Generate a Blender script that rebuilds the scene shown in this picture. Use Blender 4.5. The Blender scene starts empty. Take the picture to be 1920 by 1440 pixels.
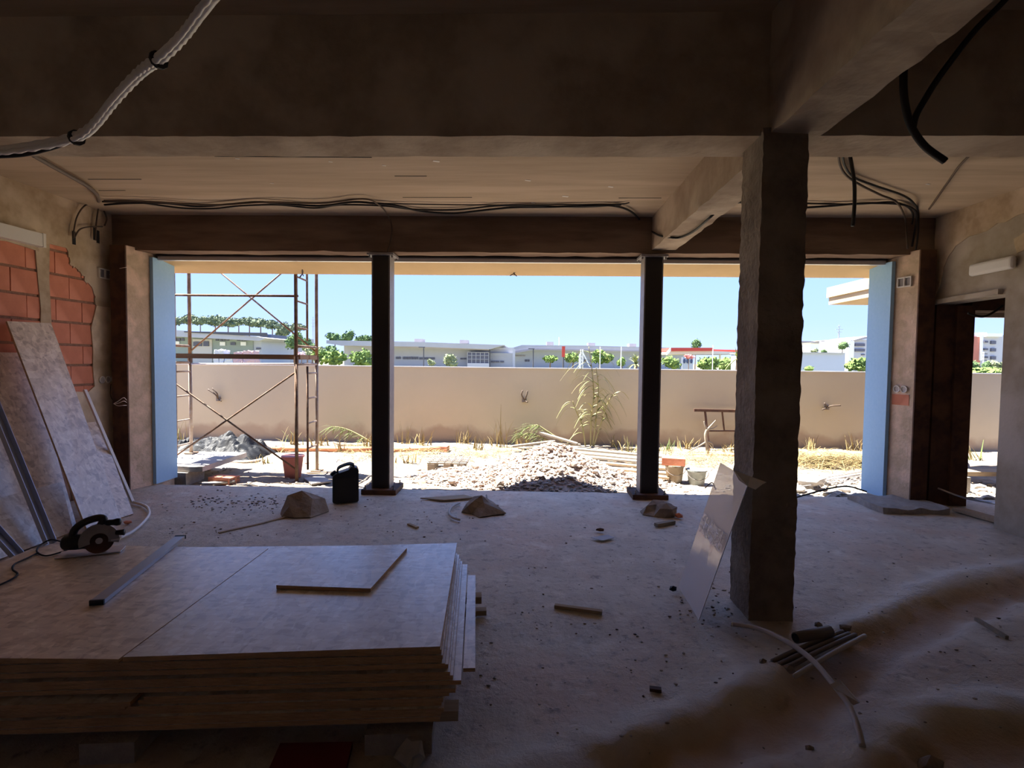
import bpy, bmesh, math, random
import numpy as np
from mathutils import Vector, Matrix, noise

# ------------------------------------------------------------------ camera
SC = bpy.context.scene
COL = SC.collection
F, CAM_H = 1000.0, 1.53
YAW, PITCH, ROLL = math.radians(1.60), math.radians(2.41), math.radians(0.667)
def _rot():
    cy, sy = math.cos(YAW), math.sin(YAW)
    A = np.array([[cy, sy, 0], [-sy, cy, 0], [0, 0, 1]])
    B = np.array([[1, 0, 0], [0, 0, -1], [0, 1, 0]])
    cp, sp = math.cos(PITCH), math.sin(PITCH)
    P = np.array([[1, 0, 0], [0, cp, -sp], [0, sp, cp]])
    cr, sr = math.cos(ROLL), math.sin(ROLL)
    Z = np.array([[cr, -sr, 0], [sr, cr, 0], [0, 0, 1]])
    return Z @ P @ B @ A
RM = _rot()
CAMP = np.array([0, 0, CAM_H])
cd = bpy.data.cameras.new('camera')
cam = bpy.data.objects.new('camera', cd)
COL.objects.link(cam)
cd.sensor_width = 36.0
cd.lens = F / 1920.0 * 36.0
cd.clip_end = 2000
_c2w = RM.T @ np.diag([1, -1, -1])
cam.matrix_world = Matrix([list(_c2w[0]) + [0], list(_c2w[1]) + [0], list(_c2w[2]) + [CAM_H], [0, 0, 0, 1]])
SC.camera = cam
# a pixel gives a ray; its depth comes from the plane it is known to touch
def ray(x, y): return RM.T @ np.array([(x - 960) / F, (y - 720) / F, 1.0])
def pz(x, y, z=0.0):
    d = ray(x, y); return Vector(CAMP + d * (z - CAM_H) / d[2])
def py(x, y, Y):
    d = ray(x, y); return Vector(CAMP + d * Y / d[1])
def px(x, y, X):
    d = ray(x, y); return Vector(CAMP + d * X / d[0])

# ------------------------------------------------------------------ sky, sun, exposure
SC.view_settings.view_transform = 'Standard'
SC.view_settings.look = 'None'
SC.view_settings.gamma = 1.0
SC.view_settings.use_curve_mapping = False
SC.view_settings.exposure = 1.1
SC.cycles.use_denoising = True
SC.cycles.max_bounces = 10
SC.cycles.diffuse_bounces = 6
SC.cycles.transparent_max_bounces = 12
SC.cycles.sample_clamp_indirect = 12.0
w = bpy.data.worlds.new('sky'); SC.world = w
w.use_nodes = True
nt = w.node_tree; nt.nodes.clear()
tc = nt.nodes.new('ShaderNodeTexCoord'); sx = nt.nodes.new('ShaderNodeSeparateXYZ')
rp = nt.nodes.new('ShaderNodeValToRGB'); bg = nt.nodes.new('ShaderNodeBackground'); ow = nt.nodes.new('ShaderNodeOutputWorld')
nt.links.new(tc.outputs['Generated'], sx.inputs[0]); nt.links.new(sx.outputs['Z'], rp.inputs[0])
nt.links.new(rp.outputs[0], bg.inputs[0]); nt.links.new(bg.outputs[0], ow.inputs[0])
e = rp.color_ramp.elements
e[0].position = 0.0; e[0].color = (0.385, 0.475, 0.88, 1)
e[1].position = 1.0; e[1].color = (0.12, 0.27, 0.7, 1)
k = e.new(0.07); k.color = (0.303, 0.435, 0.88, 1)
k = e.new(0.2); k.color = (0.24, 0.395, 0.88, 1)
k = e.new(0.45); k.color = (0.19, 0.36, 0.85, 1)
bg.inputs['Strength'].default_value = 1.0
sd = bpy.data.lights.new('sun', 'SUN'); sun = bpy.data.objects.new('sun', sd); COL.objects.link(sun)
sd.energy = 15.0; sd.angle = math.radians(0.55); sd.color = (1.0, 0.95, 0.86)
_to_sun = Vector((-0.984, 0.185, 2.1)).normalized()
sun.rotation_euler = _to_sun.to_track_quat('Z', 'Y').to_euler()
sun.location = (-12, 9, 24)

# ------------------------------------------------------------------ materials
MATS = {}
def M(name, c1, c2=None, c3=None, scale=8, big=1.2, rough=0.9, bump=0.25, metal=0.0, spec=0.3, stretch=(1, 1, 1), bdist=0.01, detail=6):
    m = bpy.data.materials.new(name); m.use_nodes = True
    t = m.node_tree; N = t.nodes; L = t.links
    b = N['Principled BSDF']
    b.inputs['Roughness'].default_value = rough; b.inputs['Metallic'].default_value = metal
    b.inputs['Specular IOR Level'].default_value = spec
    if c2 is None: c2 = tuple(v * 0.8 for v in c1)
    co = N.new('ShaderNodeTexCoord'); mp = N.new('ShaderNodeMapping'); mp.inputs['Scale'].default_value = stretch
    L.new(co.outputs['Object'], mp.inputs[0])
    n1 = N.new('ShaderNodeTexNoise'); n1.inputs['Scale'].default_value = scale; n1.inputs['Detail'].default_value = detail; n1.inputs['Roughness'].default_value = 0.62
    L.new(mp.outputs[0], n1.inputs['Vector'])
    r1 = N.new('ShaderNodeValToRGB'); r1.color_ramp.elements[0].position = 0.33; r1.color_ramp.elements[1].position = 0.68
    r1.color_ramp.elements[0].color = (*c2, 1); r1.color_ramp.elements[1].color = (*c1, 1)
    L.new(n1.outputs[0], r1.inputs[0]); out = r1.outputs[0]
    if c3 is not None:
        n2 = N.new('ShaderNodeTexNoise'); n2.inputs['Scale'].default_value = big; n2.inputs['Detail'].default_value = 4
        L.new(mp.outputs[0], n2.inputs['Vector'])
        r2 = N.new('ShaderNodeValToRGB'); r2.color_ramp.elements[0].position = 0.47; r2.color_ramp.elements[1].position = 0.62
        L.new(n2.outputs[0], r2.inputs[0])
        mx = N.new('ShaderNodeMix'); mx.data_type = 'RGBA'
        L.new(r2.outputs[0], mx.inputs[0]); L.new(out, mx.inputs[6]); mx.inputs[7].default_value = (*c3, 1)
        out = mx.outputs[2]
    L.new(out, b.inputs['Base Color'])
    if bump:
        n3 = N.new('ShaderNodeTexNoise'); n3.inputs['Scale'].default_value = scale * 4; n3.inputs['Detail'].default_value = 5
        L.new(mp.outputs[0], n3.inputs['Vector'])
        bp = N.new('ShaderNodeBump'); bp.inputs['Strength'].default_value = bump; bp.inputs['Distance'].default_value = bdist
        L.new(n3.outputs[0], bp.inputs['Height']); L.new(bp.outputs[0], b.inputs['Normal'])
    MATS[name] = m
    return m
def plain(name, c, rough=0.6, metal=0.0, spec=0.4):
    m = bpy.data.materials.new(name); m.use_nodes = True
    b = m.node_tree.nodes['Principled BSDF']
    b.inputs['Base Color'].default_value = (*c, 1); b.inputs['Roughness'].default_value = rough
    b.inputs['Metallic'].default_value = metal; b.inputs['Specular IOR Level'].default_value = spec
    MATS[name] = m
    return m
# raw concrete marked by its shuttering boards
M('board_concrete', (0.497, 0.398, 0.291), (0.426, 0.334, 0.234), (0.540, 0.433, 0.320), scale=2.2, big=.9, bump=.35, stretch=(.5, 5, 5), bdist=.006)
M('beam_concrete', (0.446, 0.351, 0.257), (0.338, 0.257, 0.189), (0.540, 0.446, 0.338), scale=5, big=1.6, bump=.5, bdist=.008)
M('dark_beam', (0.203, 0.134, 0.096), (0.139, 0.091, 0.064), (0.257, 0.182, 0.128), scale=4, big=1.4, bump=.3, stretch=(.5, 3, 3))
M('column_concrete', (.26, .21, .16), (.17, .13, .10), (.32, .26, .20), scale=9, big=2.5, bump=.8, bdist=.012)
M('plaster', (0.805, 0.675, 0.503), (0.633, 0.503, 0.359), (0.489, 0.374, 0.245), scale=5, big=2.4, bump=.5, bdist=.008)
M('plaster_dark', (0.546, 0.431, 0.295), (0.403, 0.301, 0.194), (0.646, 0.531, 0.395), scale=6, big=2.6, bump=.5, bdist=.008)
M('right_plaster', (.42, .36, .285), (.32, .265, .195), (.48, .42, .35), scale=5, big=2.0, bump=.5, bdist=.008)
M('pilaster', (0.700, 0.546, 0.406), (0.532, 0.406, 0.280), (0.798, 0.602, 0.462), scale=8, big=5, bump=.7, bdist=.012)
M('brick', (0.700, 0.269, 0.163), (0.587, 0.219, 0.131), (0.750, 0.312, 0.200), scale=5, big=3, bump=.2)
M('mortar', (0.396, 0.228, 0.150), (0.288, 0.156, 0.102), scale=20, bump=.6)
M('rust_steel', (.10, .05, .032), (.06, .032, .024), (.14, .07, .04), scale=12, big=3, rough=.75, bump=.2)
M('shade_steel', (.018, .013, .012), (.012, .01, .01), scale=10, rough=.5, bump=.05, spec=.5)  # near-black tone with shade put into the colour
M('grey_steel', (.32, .30, .30), (.25, .23, .23), scale=14, rough=.5, bump=.05)
plain('alu', (.62, .62, .66), .35, .7)
plain('grey_alu', (.42, .44, .50), .4, .5)
plain('white_plastic', (.74, .71, .66), .5)
plain('white_paint', (.80, .78, .84), .5)
plain('black_plastic', (.014, .016, .015), .42)
plain('black_rubber', (.012, .011, .011), .6)
plain('brown_cable', (.10, .07, .05), .7)
plain('grey_conduit', (.46, .42, .39), .55)
plain('pale_conduit', (.84, .80, .76), .45)
plain('dark_conduit', (.16, .13, .11), .6)
M('blue_foam', (0.381, 0.627, 0.896), (0.347, 0.594, 0.862), scale=30, rough=.75, bump=.05)
M('facade_render', (0.480, 0.368, 0.240), (0.432, 0.328, 0.208), (0.400, 0.296, 0.184), scale=3, big=.7, bump=.15)
M('eave_render', (0.628, 0.464, 0.251), (0.578, 0.420, 0.226), scale=3, bump=.15)
M('wood', (0.440, 0.336, 0.224), (0.336, 0.248, 0.160), scale=6, bump=.2, stretch=(1, 12, 12))
M('grey_wood', (0.322, 0.279, 0.223), (0.248, 0.211, 0.167), scale=6, bump=.3, stretch=(1, 10, 10))
M('deck_wood', (0.300, 0.198, 0.120), (0.228, 0.144, 0.084), scale=8, bump=.3, stretch=(1, 8, 8))
M('sheet_edge', (0.700, 0.450, 0.250), (0.475, 0.294, 0.163), scale=14, bump=.6, stretch=(1, 1, 8))
M('concrete_block', (.40, .36, .32), (.30, .27, .24), scale=20, bump=.6)
M('rock', (.33, .27, .22), (.22, .17, .13), (.38, .34, .30), scale=9, big=4, bump=.7)
M('scaffold_rust', (0.189, 0.108, 0.063), (0.117, 0.068, 0.045), (0.225, 0.171, 0.126), scale=20, big=5, rough=.7, bump=.3)
M('scaffold_pale', (0.372, 0.312, 0.264), (0.300, 0.216, 0.156), scale=20, rough=.7, bump=.2)  # paler tone for the lower rear tubes and rungs
M('pink_plastic', (0.558, 0.216, 0.198), (0.495, 0.180, 0.162), scale=6, bump=.1, rough=.6)
M('beige_plastic', (0.275, 0.225, 0.160), (0.210, 0.165, 0.110), (0.325, 0.290, 0.240), scale=8, big=7, rough=.7, bump=.2)
M('pale_bucket', (0.275, 0.300, 0.290), (0.190, 0.210, 0.200), (0.350, 0.360, 0.350), scale=10, big=8, rough=.7, bump=.2)
plain('tarp', (.014, .015, .017), .6, 0, .3)
M('straw', (0.299, 0.224, 0.103), (0.241, 0.172, 0.069), scale=4, bump=0)
M('dry_grass', (0.324, 0.252, 0.117), (0.252, 0.198, 0.090), scale=4, bump=0)
M('reed_leaf', (.17, .21, .07), (.26, .26, .11), scale=5, bump=0)
M('reed_stem', (.28, .27, .12), (.38, .33, .17), scale=8, bump=0)
M('green_leaf', (.09, .13, .045), (.14, .18, .06), scale=5, bump=0)
M('pine_leaf', (.10, .135, .08), (.14, .175, .11), scale=.7, bump=0)
M('bush_leaf', (.16, .23, .055), (.10, .16, .045), scale=1.0, bump=0)
M('grey_bush', (.22, .25, .14), (.16, .19, .10), scale=1.0, bump=0)
M('pink_bush', (.50, .34, .36), (.42, .28, .30), scale=1.0, bump=0)
M('dark_tree', (.06, .11, .045), (.10, .16, .06), scale=.8, bump=0)
plain('trunk', (.16, .11, .08), .9)
M('rubble', (0.380, 0.299, 0.248), (0.312, 0.225, 0.179), (0.427, 0.369, 0.323), scale=14, big=5, bump=.6)
M('rubble_stone', (0.404, 0.323, 0.271), (0.323, 0.219, 0.167), (0.450, 0.404, 0.357), scale=5, big=3, bump=.3)
M('white_rubble', (0.444, 0.420, 0.396), (0.360, 0.330, 0.300), scale=10, bump=.4)
M('yard_dirt', (0.285, 0.228, 0.171), (0.228, 0.171, 0.119), (0.323, 0.275, 0.223), scale=7, big=1.5, bump=.8, bdist=.02)
M('far_ground', (0.216, 0.204, 0.132), (0.168, 0.168, 0.096), scale=.1, bump=0)
M('wall_white', (0.488, 0.488, 0.516), (0.460, 0.460, 0.488), scale=.5, bump=0)
M('roof_grey', (0.404, 0.404, 0.417), (0.365, 0.365, 0.378), scale=.5, bump=0)
M('roof_under', (.36, .33, .34), (.32, .29, .30), scale=.5, bump=0)
M('green_wall', (0.300, 0.345, 0.315), (0.270, 0.315, 0.285), scale=.5, bump=0)
M('red_paint', (0.496, 0.072, 0.056), (0.448, 0.064, 0.048), scale=.5, bump=0)
M('terracotta_panel', (0.448, 0.176, 0.136), (0.416, 0.160, 0.120), scale=.5, bump=0)
M('pale_blue_wall', (0.464, 0.496, 0.560), (0.432, 0.464, 0.528), scale=.2, bump=0)
plain('window_dark', (.10, .10, .13), .3)
plain('navy', (.06, .08, .14), .5)
plain('sign_white', (.82, .82, .80), .6)
plain('pole_dark', (.07, .07, .08), .6)
plain('pole_grey', (.45, .47, .50), .6)
plain('orange_pipe', (.60, .26, .14), .6)
plain('cream_wall', (0.546, 0.518, 0.476), .9)
plain('red_scrap', (.20, .025, .03), .7)
plain('dark_void', (.02, .02, .02), .9)

def osb(name, tint=(1, 1, 1)):
    m = bpy.data.materials.new(name); m.use_nodes = True
    t = m.node_tree; N = t.nodes; L = t.links; b = N['Principled BSDF']
    b.inputs['Roughness'].default_value = .36; b.inputs['Specular IOR Level'].default_value = .85; b.inputs['Coat Weight'].default_value = .5; b.inputs['Coat Roughness'].default_value = .3
    co = N.new('ShaderNodeTexCoord')
    wn = N.new('ShaderNodeTexNoise'); wn.inputs['Scale'].default_value = 9
    L.new(co.outputs['Object'], wn.inputs['Vector'])
    vm = N.new('ShaderNodeMix'); vm.data_type = 'RGBA'; vm.inputs[0].default_value = .06
    L.new(co.outputs['Object'], vm.inputs[6]); L.new(wn.outputs['Color'], vm.inputs[7])
    cols = []
    for sc_, rz in (((42, 12, 20), .35), ((13, 46, 20), -.2), ((30, 30, 30), .9)):
        mp = N.new('ShaderNodeMapping'); mp.inputs['Scale'].default_value = sc_; mp.inputs['Rotation'].default_value = (0, 0, rz)
        L.new(vm.outputs[2], mp.inputs[0])
        v = N.new('ShaderNodeTexVoronoi'); v.inputs['Scale'].default_value = 1.0
        L.new(mp.outputs[0], v.inputs['Vector'])
        s = N.new('ShaderNodeSeparateColor'); L.new(v.outputs['Color'], s.inputs[0]); cols.append(s.outputs[0])
    mx = N.new('ShaderNodeMix'); mx.data_type = 'FLOAT'; mx.inputs[0].default_value = .5
    L.new(cols[0], mx.inputs[2]); L.new(cols[1], mx.inputs[3])
    mx2 = N.new('ShaderNodeMix'); mx2.data_type = 'FLOAT'; mx2.inputs[0].default_value = .25
    L.new(mx.outputs[0], mx2.inputs[2]); L.new(cols[2], mx2.inputs[3])
    r = N.new('ShaderNodeValToRGB'); E_ = r.color_ramp.elements
    def tt(c): return (c[0] * tint[0], c[1] * tint[1], c[2] * tint[2], 1)
    E_[0].position = .22; E_[0].color = tt((.50, .42, .34)); E_[1].position = .78; E_[1].color = tt((.90, .85, .77))
    k = E_.new(.42); k.color = tt((.70, .63, .54)); k = E_.new(.62); k.color = tt((.75, .68, .59))
    L.new(mx2.outputs[0], r.inputs[0]); L.new(r.outputs[0], b.inputs['Base Color'])
    bp = N.new('ShaderNodeBump'); bp.inputs['Strength'].default_value = .12; bp.inputs['Distance'].default_value = .004
    L.new(mx2.outputs[0], bp.inputs['Height']); L.new(bp.outputs[0], b.inputs['Normal'])
    MATS[name] = m
osb('osb'); osb('osb_warm', (1.08, .98, .86))
def floor_material():
    m = bpy.data.materials.new('floor_concrete'); m.use_nodes = True
    t = m.node_tree; N = t.nodes; L = t.links; b = N['Principled BSDF']
    b.inputs['Roughness'].default_value = .6; b.inputs['Specular IOR Level'].default_value = .5
    co = N.new('ShaderNodeTexCoord')
    def nz(s, d=6, ro=.6):
        n = N.new('ShaderNodeTexNoise'); n.inputs['Scale'].default_value = s; n.inputs['Detail'].default_value = d; n.inputs['Roughness'].default_value = ro
        L.new(co.outputs['Object'], n.inputs['Vector']); return n.outputs[0]
    def ramp(src, p0, p1, c0, c1):
        r = N.new('ShaderNodeValToRGB'); r.color_ramp.elements[0].position = p0; r.color_ramp.elements[1].position = p1
        r.color_ramp.elements[0].color = (*c0, 1); r.color_ramp.elements[1].color = (*c1, 1); L.new(src, r.inputs[0]); return r.outputs[0]
    def mixc(f, a, bb):
        x = N.new('ShaderNodeMix'); x.data_type = 'RGBA'; L.new(f, x.inputs[0])
        for s, v in ((6, a), (7, bb)):
            if isinstance(v, tuple): x.inputs[s].default_value = (*v, 1)
            else: L.new(v, x.inputs[s])
        return x.outputs[2]
    base = ramp(nz(3.0), .3, .7, (.47, .41, .33), (.64, .575, .48))
    base = mixc(ramp(nz(.8, 3), .48, .62, (0, 0, 0), (.75, .75, .75)), base, (.58, .42, .31))
    base = mixc(ramp(nz(14, 8, .7), .54, .68, (0, 0, 0), (.9, .9, .9)), base, (.26, .21, .175))
    base = mixc(ramp(nz(5, 7, .65), .55, .68, (0, 0, 0), (.7, .7, .7)), base, (.74, .68, .58))
    for nm, c in (('mortar', (.62, .59, .53)), ('earth', (.44, .32, .22))):
        a = N.new('ShaderNodeAttribute'); a.attribute_name = nm; base = mixc(a.outputs['Fac'], base, c)
    L.new(base, b.inputs['Base Color'])
    bp = N.new('ShaderNodeBump'); bp.inputs['Strength'].default_value = .9; bp.inputs['Distance'].default_value = .016
    L.new(nz(16, 8, .7), bp.inputs['Height']); L.new(bp.outputs[0], b.inputs['Normal'])
    MATS['floor_concrete'] = m
floor_material()
def acrylic():
    m = bpy.data.materials.new('acrylic'); m.use_nodes = True
    t = m.node_tree; N = t.nodes; L = t.links
    b = N['Principled BSDF']; b.inputs['Base Color'].default_value = (.80, .79, .82, 1); b.inputs['Roughness'].default_value = .10
    b.inputs['Specular IOR Level'].default_value = .6
    tr = N.new('ShaderNodeBsdfTransparent'); ms = N.new('ShaderNodeMixShader'); ms.inputs[0].default_value = .66
    L.new(tr.outputs[0], ms.inputs[1]); L.new(b.outputs[0], ms.inputs[2]); L.new(ms.outputs[0], N['Material Output'].inputs[0])
    MATS['acrylic'] = m
acrylic()
def film():
    m = bpy.data.materials.new('film'); m.use_nodes = True
    t = m.node_tree; N = t.nodes; L = t.links
    b = N['Principled BSDF']; b.inputs['Base Color'].default_value = (.86, .80, .76, 1); b.inputs['Roughness'].default_value = .15
    co = N.new('ShaderNodeTexCoord'); n = N.new('ShaderNodeTexNoise'); n.inputs['Scale'].default_value = 14; n.inputs['Detail'].default_value = 4
    L.new(co.outputs['Object'], n.inputs['Vector'])
    bp = N.new('ShaderNodeBump'); bp.inputs['Strength'].default_value = 1; bp.inputs['Distance'].default_value = .03
    L.new(n.outputs[0], bp.inputs['Height']); L.new(bp.outputs[0], b.inputs['Normal'])
    tr = N.new('ShaderNodeBsdfTransparent'); ms = N.new('ShaderNodeMixShader'); ms.inputs[0].default_value = .6
    L.new(tr.outputs[0], ms.inputs[1]); L.new(b.outputs[0], ms.inputs[2]); L.new(ms.outputs[0], N['Material Output'].inputs[0])
    MATS['film'] = m
film()

# ------------------------------------------------------------------ mesh helpers
class MB:
    def __init__(s): s.v = []; s.f = []; s.mi = []
    def add(s, vs, fs, mi=0):
        o = len(s.v); s.v += [Vector(v) for v in vs]; s.f += [tuple(i + o for i in f) for f in fs]; s.mi += [mi] * len(fs); return s
    def box(s, x0, x1, y0, y1, z0, z1, mi=0):
        return s.add([(x0, y0, z0), (x1, y0, z0), (x1, y1, z0), (x0, y1, z0), (x0, y0, z1), (x1, y0, z1), (x1, y1, z1), (x0, y1, z1)],
                     [(0, 3, 2, 1), (4, 5, 6, 7), (0, 1, 5, 4), (1, 2, 6, 5), (2, 3, 7, 6), (3, 0, 4, 7)], mi)
    def obox(s, c, ax, ay, az, mi=0):  # centre and three half-axis vectors
        c, ax, ay, az = map(Vector, (c, ax, ay, az))
        vs = [c + ax * i + ay * j + az * k for k in (-1, 1) for i, j in ((-1, -1), (1, -1), (1, 1), (-1, 1))]
        return s.add(vs, [(0, 3, 2, 1), (4, 5, 6, 7), (0, 1, 5, 4), (1, 2, 6, 5), (2, 3, 7, 6), (3, 0, 4, 7)], mi)
    def bar(s, a, b, wd, ht, up=(0, 0, 1), mi=0):
        a, b = Vector(a), Vector(b); d = b - a; u = Vector(up)
        sd_ = d.cross(u)
        if sd_.length < 1e-6: sd_ = d.cross(Vector((1, 0, 0)))
        sd_.normalize(); u = sd_.cross(d).normalized()
        return s.obox((a + b) / 2, d / 2, sd_ * wd / 2, u * ht / 2, mi)
    def prism(s, pts, off, mi=0):  # polygon in space swept by off
        n = len(pts); p = [Vector(q) for q in pts]; o = Vector(off)
        nrm = Vector((0, 0, 0))
        for i in range(n): nrm += (p[i] - p[0]).cross(p[(i + 1) % n] - p[0])
        if nrm.dot(o) > 0: p = p[::-1]
        return s.add(p + [q + o for q in p], [tuple(range(n)), tuple(range(2 * n - 1, n - 1, -1))] + [(i, i + n, (i + 1) % n + n, (i + 1) % n) for i in range(n)], mi)
    def tube(s, pts, r, n=6, cap=True, mi=0):
        p = [Vector(q) for q in pts]; rr = r if isinstance(r, (list, tuple)) else [r] * len(p)
        t = (p[1] - p[0]).normalized(); u = t.orthogonal().normalized(); base = len(s.v); rings = []
        for i, q in enumerate(p):
            d = (p[min(i + 1, len(p) - 1)] - p[max(i - 1, 0)])
            if d.length > 1e-9: t = d.normalized()
            u = (u - t * u.dot(t)).normalized(); w_ = t.cross(u)
            s.v += [q + (u * math.cos(2 * math.pi * k / n) + w_ * math.sin(2 * math.pi * k / n)) * rr[i] for k in range(n)]
        for i in range(len(p) - 1):
            for k in range(n):
                a = base + i * n + k; b = base + i * n + (k + 1) % n
                s.f.append((a, b, b + n, a + n)); s.mi.append(mi)
        if cap:
            s.f.append(tuple(base + k for k in range(n))[::-1]); s.mi.append(mi)
            s.f.append(tuple(base + (len(p) - 1) * n + k for k in range(n))); s.mi.append(mi)
        return s
    def lathe(s, c, prof, n=20, mi=0, axis=None):
        c = Vector(c); q = Matrix.Identity(3) if axis is None else Vector((0, 0, 1)).rotation_difference(Vector(axis)).to_matrix()
        base = len(s.v); m = len(prof)
        for r, z in prof:
            s.v += [c + q @ Vector((r * math.cos(2 * math.pi * k / n), r * math.sin(2 * math.pi * k / n), z)) for k in range(n)]
        for i in range(m - 1):
            for k in range(n):
                a = base + i * n + k; b = base + i * n + (k + 1) % n
                s.f.append((a, b, b + n, a + n)); s.mi.append(mi)
        s.f.append(tuple(base + k for k in range(n))[::-1]); s.mi.append(mi)
        s.f.append(tuple(base + (m - 1) * n + k for k in range(n))); s.mi.append(mi)
        return s
    def rock(s, c, size, seed, sub=1, rough=.35, mi=0):
        bm = bmesh.new(); bmesh.ops.create_icosphere(bm, subdivisions=sub, radius=1)
        off = Vector((seed * 3.7, seed * 1.3, seed * 7.1)); c = Vector(c); sz = Vector(size) if not isinstance(size, (int, float)) else Vector((size,) * 3)
        vs = []
        for v in bm.verts:
            k = 1 + rough * noise.noise(v.co * 1.6 + off) * 1.6
            vs.append(c + Vector((v.co.x * sz.x, v.co.y * sz.y, v.co.z * sz.z)) * k)
        s.add(vs, [tuple(x.index for x in f.verts) for f in bm.faces], mi); bm.free(); return s
    def rough_box(s, x0, x1, y0, y1, z0, z1, step=.08, amp=.008, mi=0, fr=6.0):
        bm = bmesh.new()
        nx, ny, nz_ = (max(1, int((b - a) / step)) for a, b in ((x0, x1), (y0, y1), (z0, z1)))
        idx = {}; vs = []
        def vid(i, j, k):
            if (i, j, k) not in idx:
                p = Vector((x0 + (x1 - x0) * i / nx, y0 + (y1 - y0) * j / ny, z0 + (z1 - z0) * k / nz_))
                d = Vector((noise.noise(p * fr), noise.noise(p * fr + Vector((9, 4, 2))), noise.noise(p * fr + Vector((3, 7, 5)))))
                e_ = (i in (0, nx)) + (j in (0, ny)) + (k in (0, nz_))
                idx[(i, j, k)] = len(vs); vs.append(p + d * amp * (1.0 if e_ < 2 else 1.8))
            return idx[(i, j, k)]
        fs = []
        for i in range(nx):
            for j in range(ny):
                fs.append((vid(i, j, 0), vid(i, j + 1, 0), vid(i + 1, j + 1, 0), vid(i + 1, j, 0)))
                fs.append((vid(i, j, nz_), vid(i + 1, j, nz_), vid(i + 1, j + 1, nz_), vid(i, j + 1, nz_)))
        for i in range(nx):
            for k in range(nz_):
                fs.append((vid(i, 0, k), vid(i + 1, 0, k), vid(i + 1, 0, k + 1), vid(i, 0, k + 1)))
                fs.append((vid(i, ny, k), vid(i, ny, k + 1), vid(i + 1, ny, k + 1), vid(i + 1, ny, k)))
        for j in range(ny):
            for k in range(nz_):
                fs.append((vid(0, j, k), vid(0, j, k + 1), vid(0, j + 1, k + 1), vid(0, j + 1, k)))
                fs.append((vid(nx, j, k), vid(nx, j + 1, k), vid(nx, j + 1, k + 1), vid(nx, j, k + 1)))
        bm.free()
        return s.add(vs, fs, mi)

def mesh_of(name, mb, mats, org, smooth=False):
    me = bpy.data.meshes.new(name)
    me.from_pydata([v - org for v in mb.v], [], mb.f); me.update()
    for m in (mats if isinstance(mats, (list, tuple)) else [mats]): me.materials.append(MATS[m])
    if any(mb.mi): me.polygons.foreach_set('material_index', mb.mi)
    if smooth: me.polygons.foreach_set('use_smooth', [True] * len(me.polygons))
    return me
def base_of(mb):
    xs = [v.x for v in mb.v]; ys = [v.y for v in mb.v]; zs = [v.z for v in mb.v]
    return Vector(((min(xs) + max(xs)) / 2, (min(ys) + max(ys)) / 2, min(zs)))
WORLD = {}
def obj(name, mb, mats, parent=None, smooth=False):
    org = base_of(mb)
    o = bpy.data.objects.new(name, mesh_of(name, mb, mats, org, smooth)); COL.objects.link(o)
    WORLD[o.name] = org
    if parent is not None:
        o.parent = parent; o.location = org - WORLD[parent.name]
    else: o.location = org
    return o
def tag(o, label, cat, group=None, kind=None):
    o['label'] = label; o['category'] = cat
    if group: o['group'] = group
    if kind: o['kind'] = kind
    return o
def struct(name, mb, mats, label=None, smooth=False):
    o = obj(name, mb, mats, None, smooth); o['kind'] = 'structure'
    if label: o['label'] = label
    return o
def thing(name, loc, label, cat, group=None):
    o = bpy.data.objects.new(name, None); COL.objects.link(o); o.empty_display_size = .05
    o.location = loc; WORLD[o.name] = Vector(loc)
    return tag(o, label, cat, group)
def copy_of(o, loc, parent=None):
    c = o.copy(); COL.objects.link(c); WORLD[c.name] = Vector(loc)
    c.parent = parent; c.location = Vector(loc) - (WORLD[parent.name] if parent is not None else Vector())
    return c
def spline(pts, n=8):
    p = [Vector(q) for q in pts]; out = []
    for i in range(len(p) - 1):
        a, b, c, d = p[max(i - 1, 0)], p[i], p[i + 1], p[min(i + 2, len(p) - 1)]
        for k in range(n):
            t = k / n
            out.append(.5 * ((2 * b) + (c - a) * t + (2 * a - 5 * b + 4 * c - d) * t * t + (3 * b - a - 3 * c + d) * t ** 3))
    return out + [p[-1]]
RN = random.Random(7)
ORD = ['first', 'second', 'third', 'fourth', 'fifth', 'sixth', 'seventh', 'eighth', 'ninth', 'tenth', 'eleventh', 'twelfth', 'thirteenth', 'fourteenth', 'fifteenth', 'sixteenth', 'seventeenth', 'eighteenth']

# ------------------------------------------------------------------ room shell
LW, RW = -4.84, 4.50          # left and right wall planes
FY = 6.10                     # inner face of the facade
CEIL = 3.17
G = -0.12                     # yard level
# floor with mortar lips and an earth trench
def seg_dist(X, Y, pl):
    D = np.full(X.shape, 1e9)
    for a, b in zip(pl[:-1], pl[1:]):
        dx, dy = b[0] - a[0], b[1] - a[1]; L2 = dx * dx + dy * dy
        t = np.clip(((X - a[0]) * dx + (Y - a[1]) * dy) / L2, 0, 1)
        D = np.minimum(D, np.hypot(X - a[0] - t * dx, Y - a[1] - t * dy))
    return D
def fl(pp): return [tuple(pz(x, y))[:2] for x, y in pp]
lips = [(fl([(2050, 1045), (1920, 1058), (1830, 1072), (1750, 1095), (1690, 1132), (1630, 1165), (1575, 1185)]), .10, .03),
        (fl([(1480, 1245), (1420, 1275), (1330, 1318), (1220, 1358), (1100, 1395), (950, 1440), (800, 1500)]), .13, .025),
        (fl([(2000, 1335), (1900, 1322), (1800, 1328), (1720, 1345), (1660, 1385), (1640, 1440)]), .12, .05)]
trench = [(fl([(2050, 1085), (1920, 1098), (1800, 1135), (1700, 1175), (1620, 1215), (1560, 1265), (1490, 1330), (1400, 1375), (1300, 1405), (1200, 1440)]), .12, .045),
          (fl([(1990, 1400), (1850, 1400), (1760, 1430), (1700, 1480)]), .12, .03)]
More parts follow.
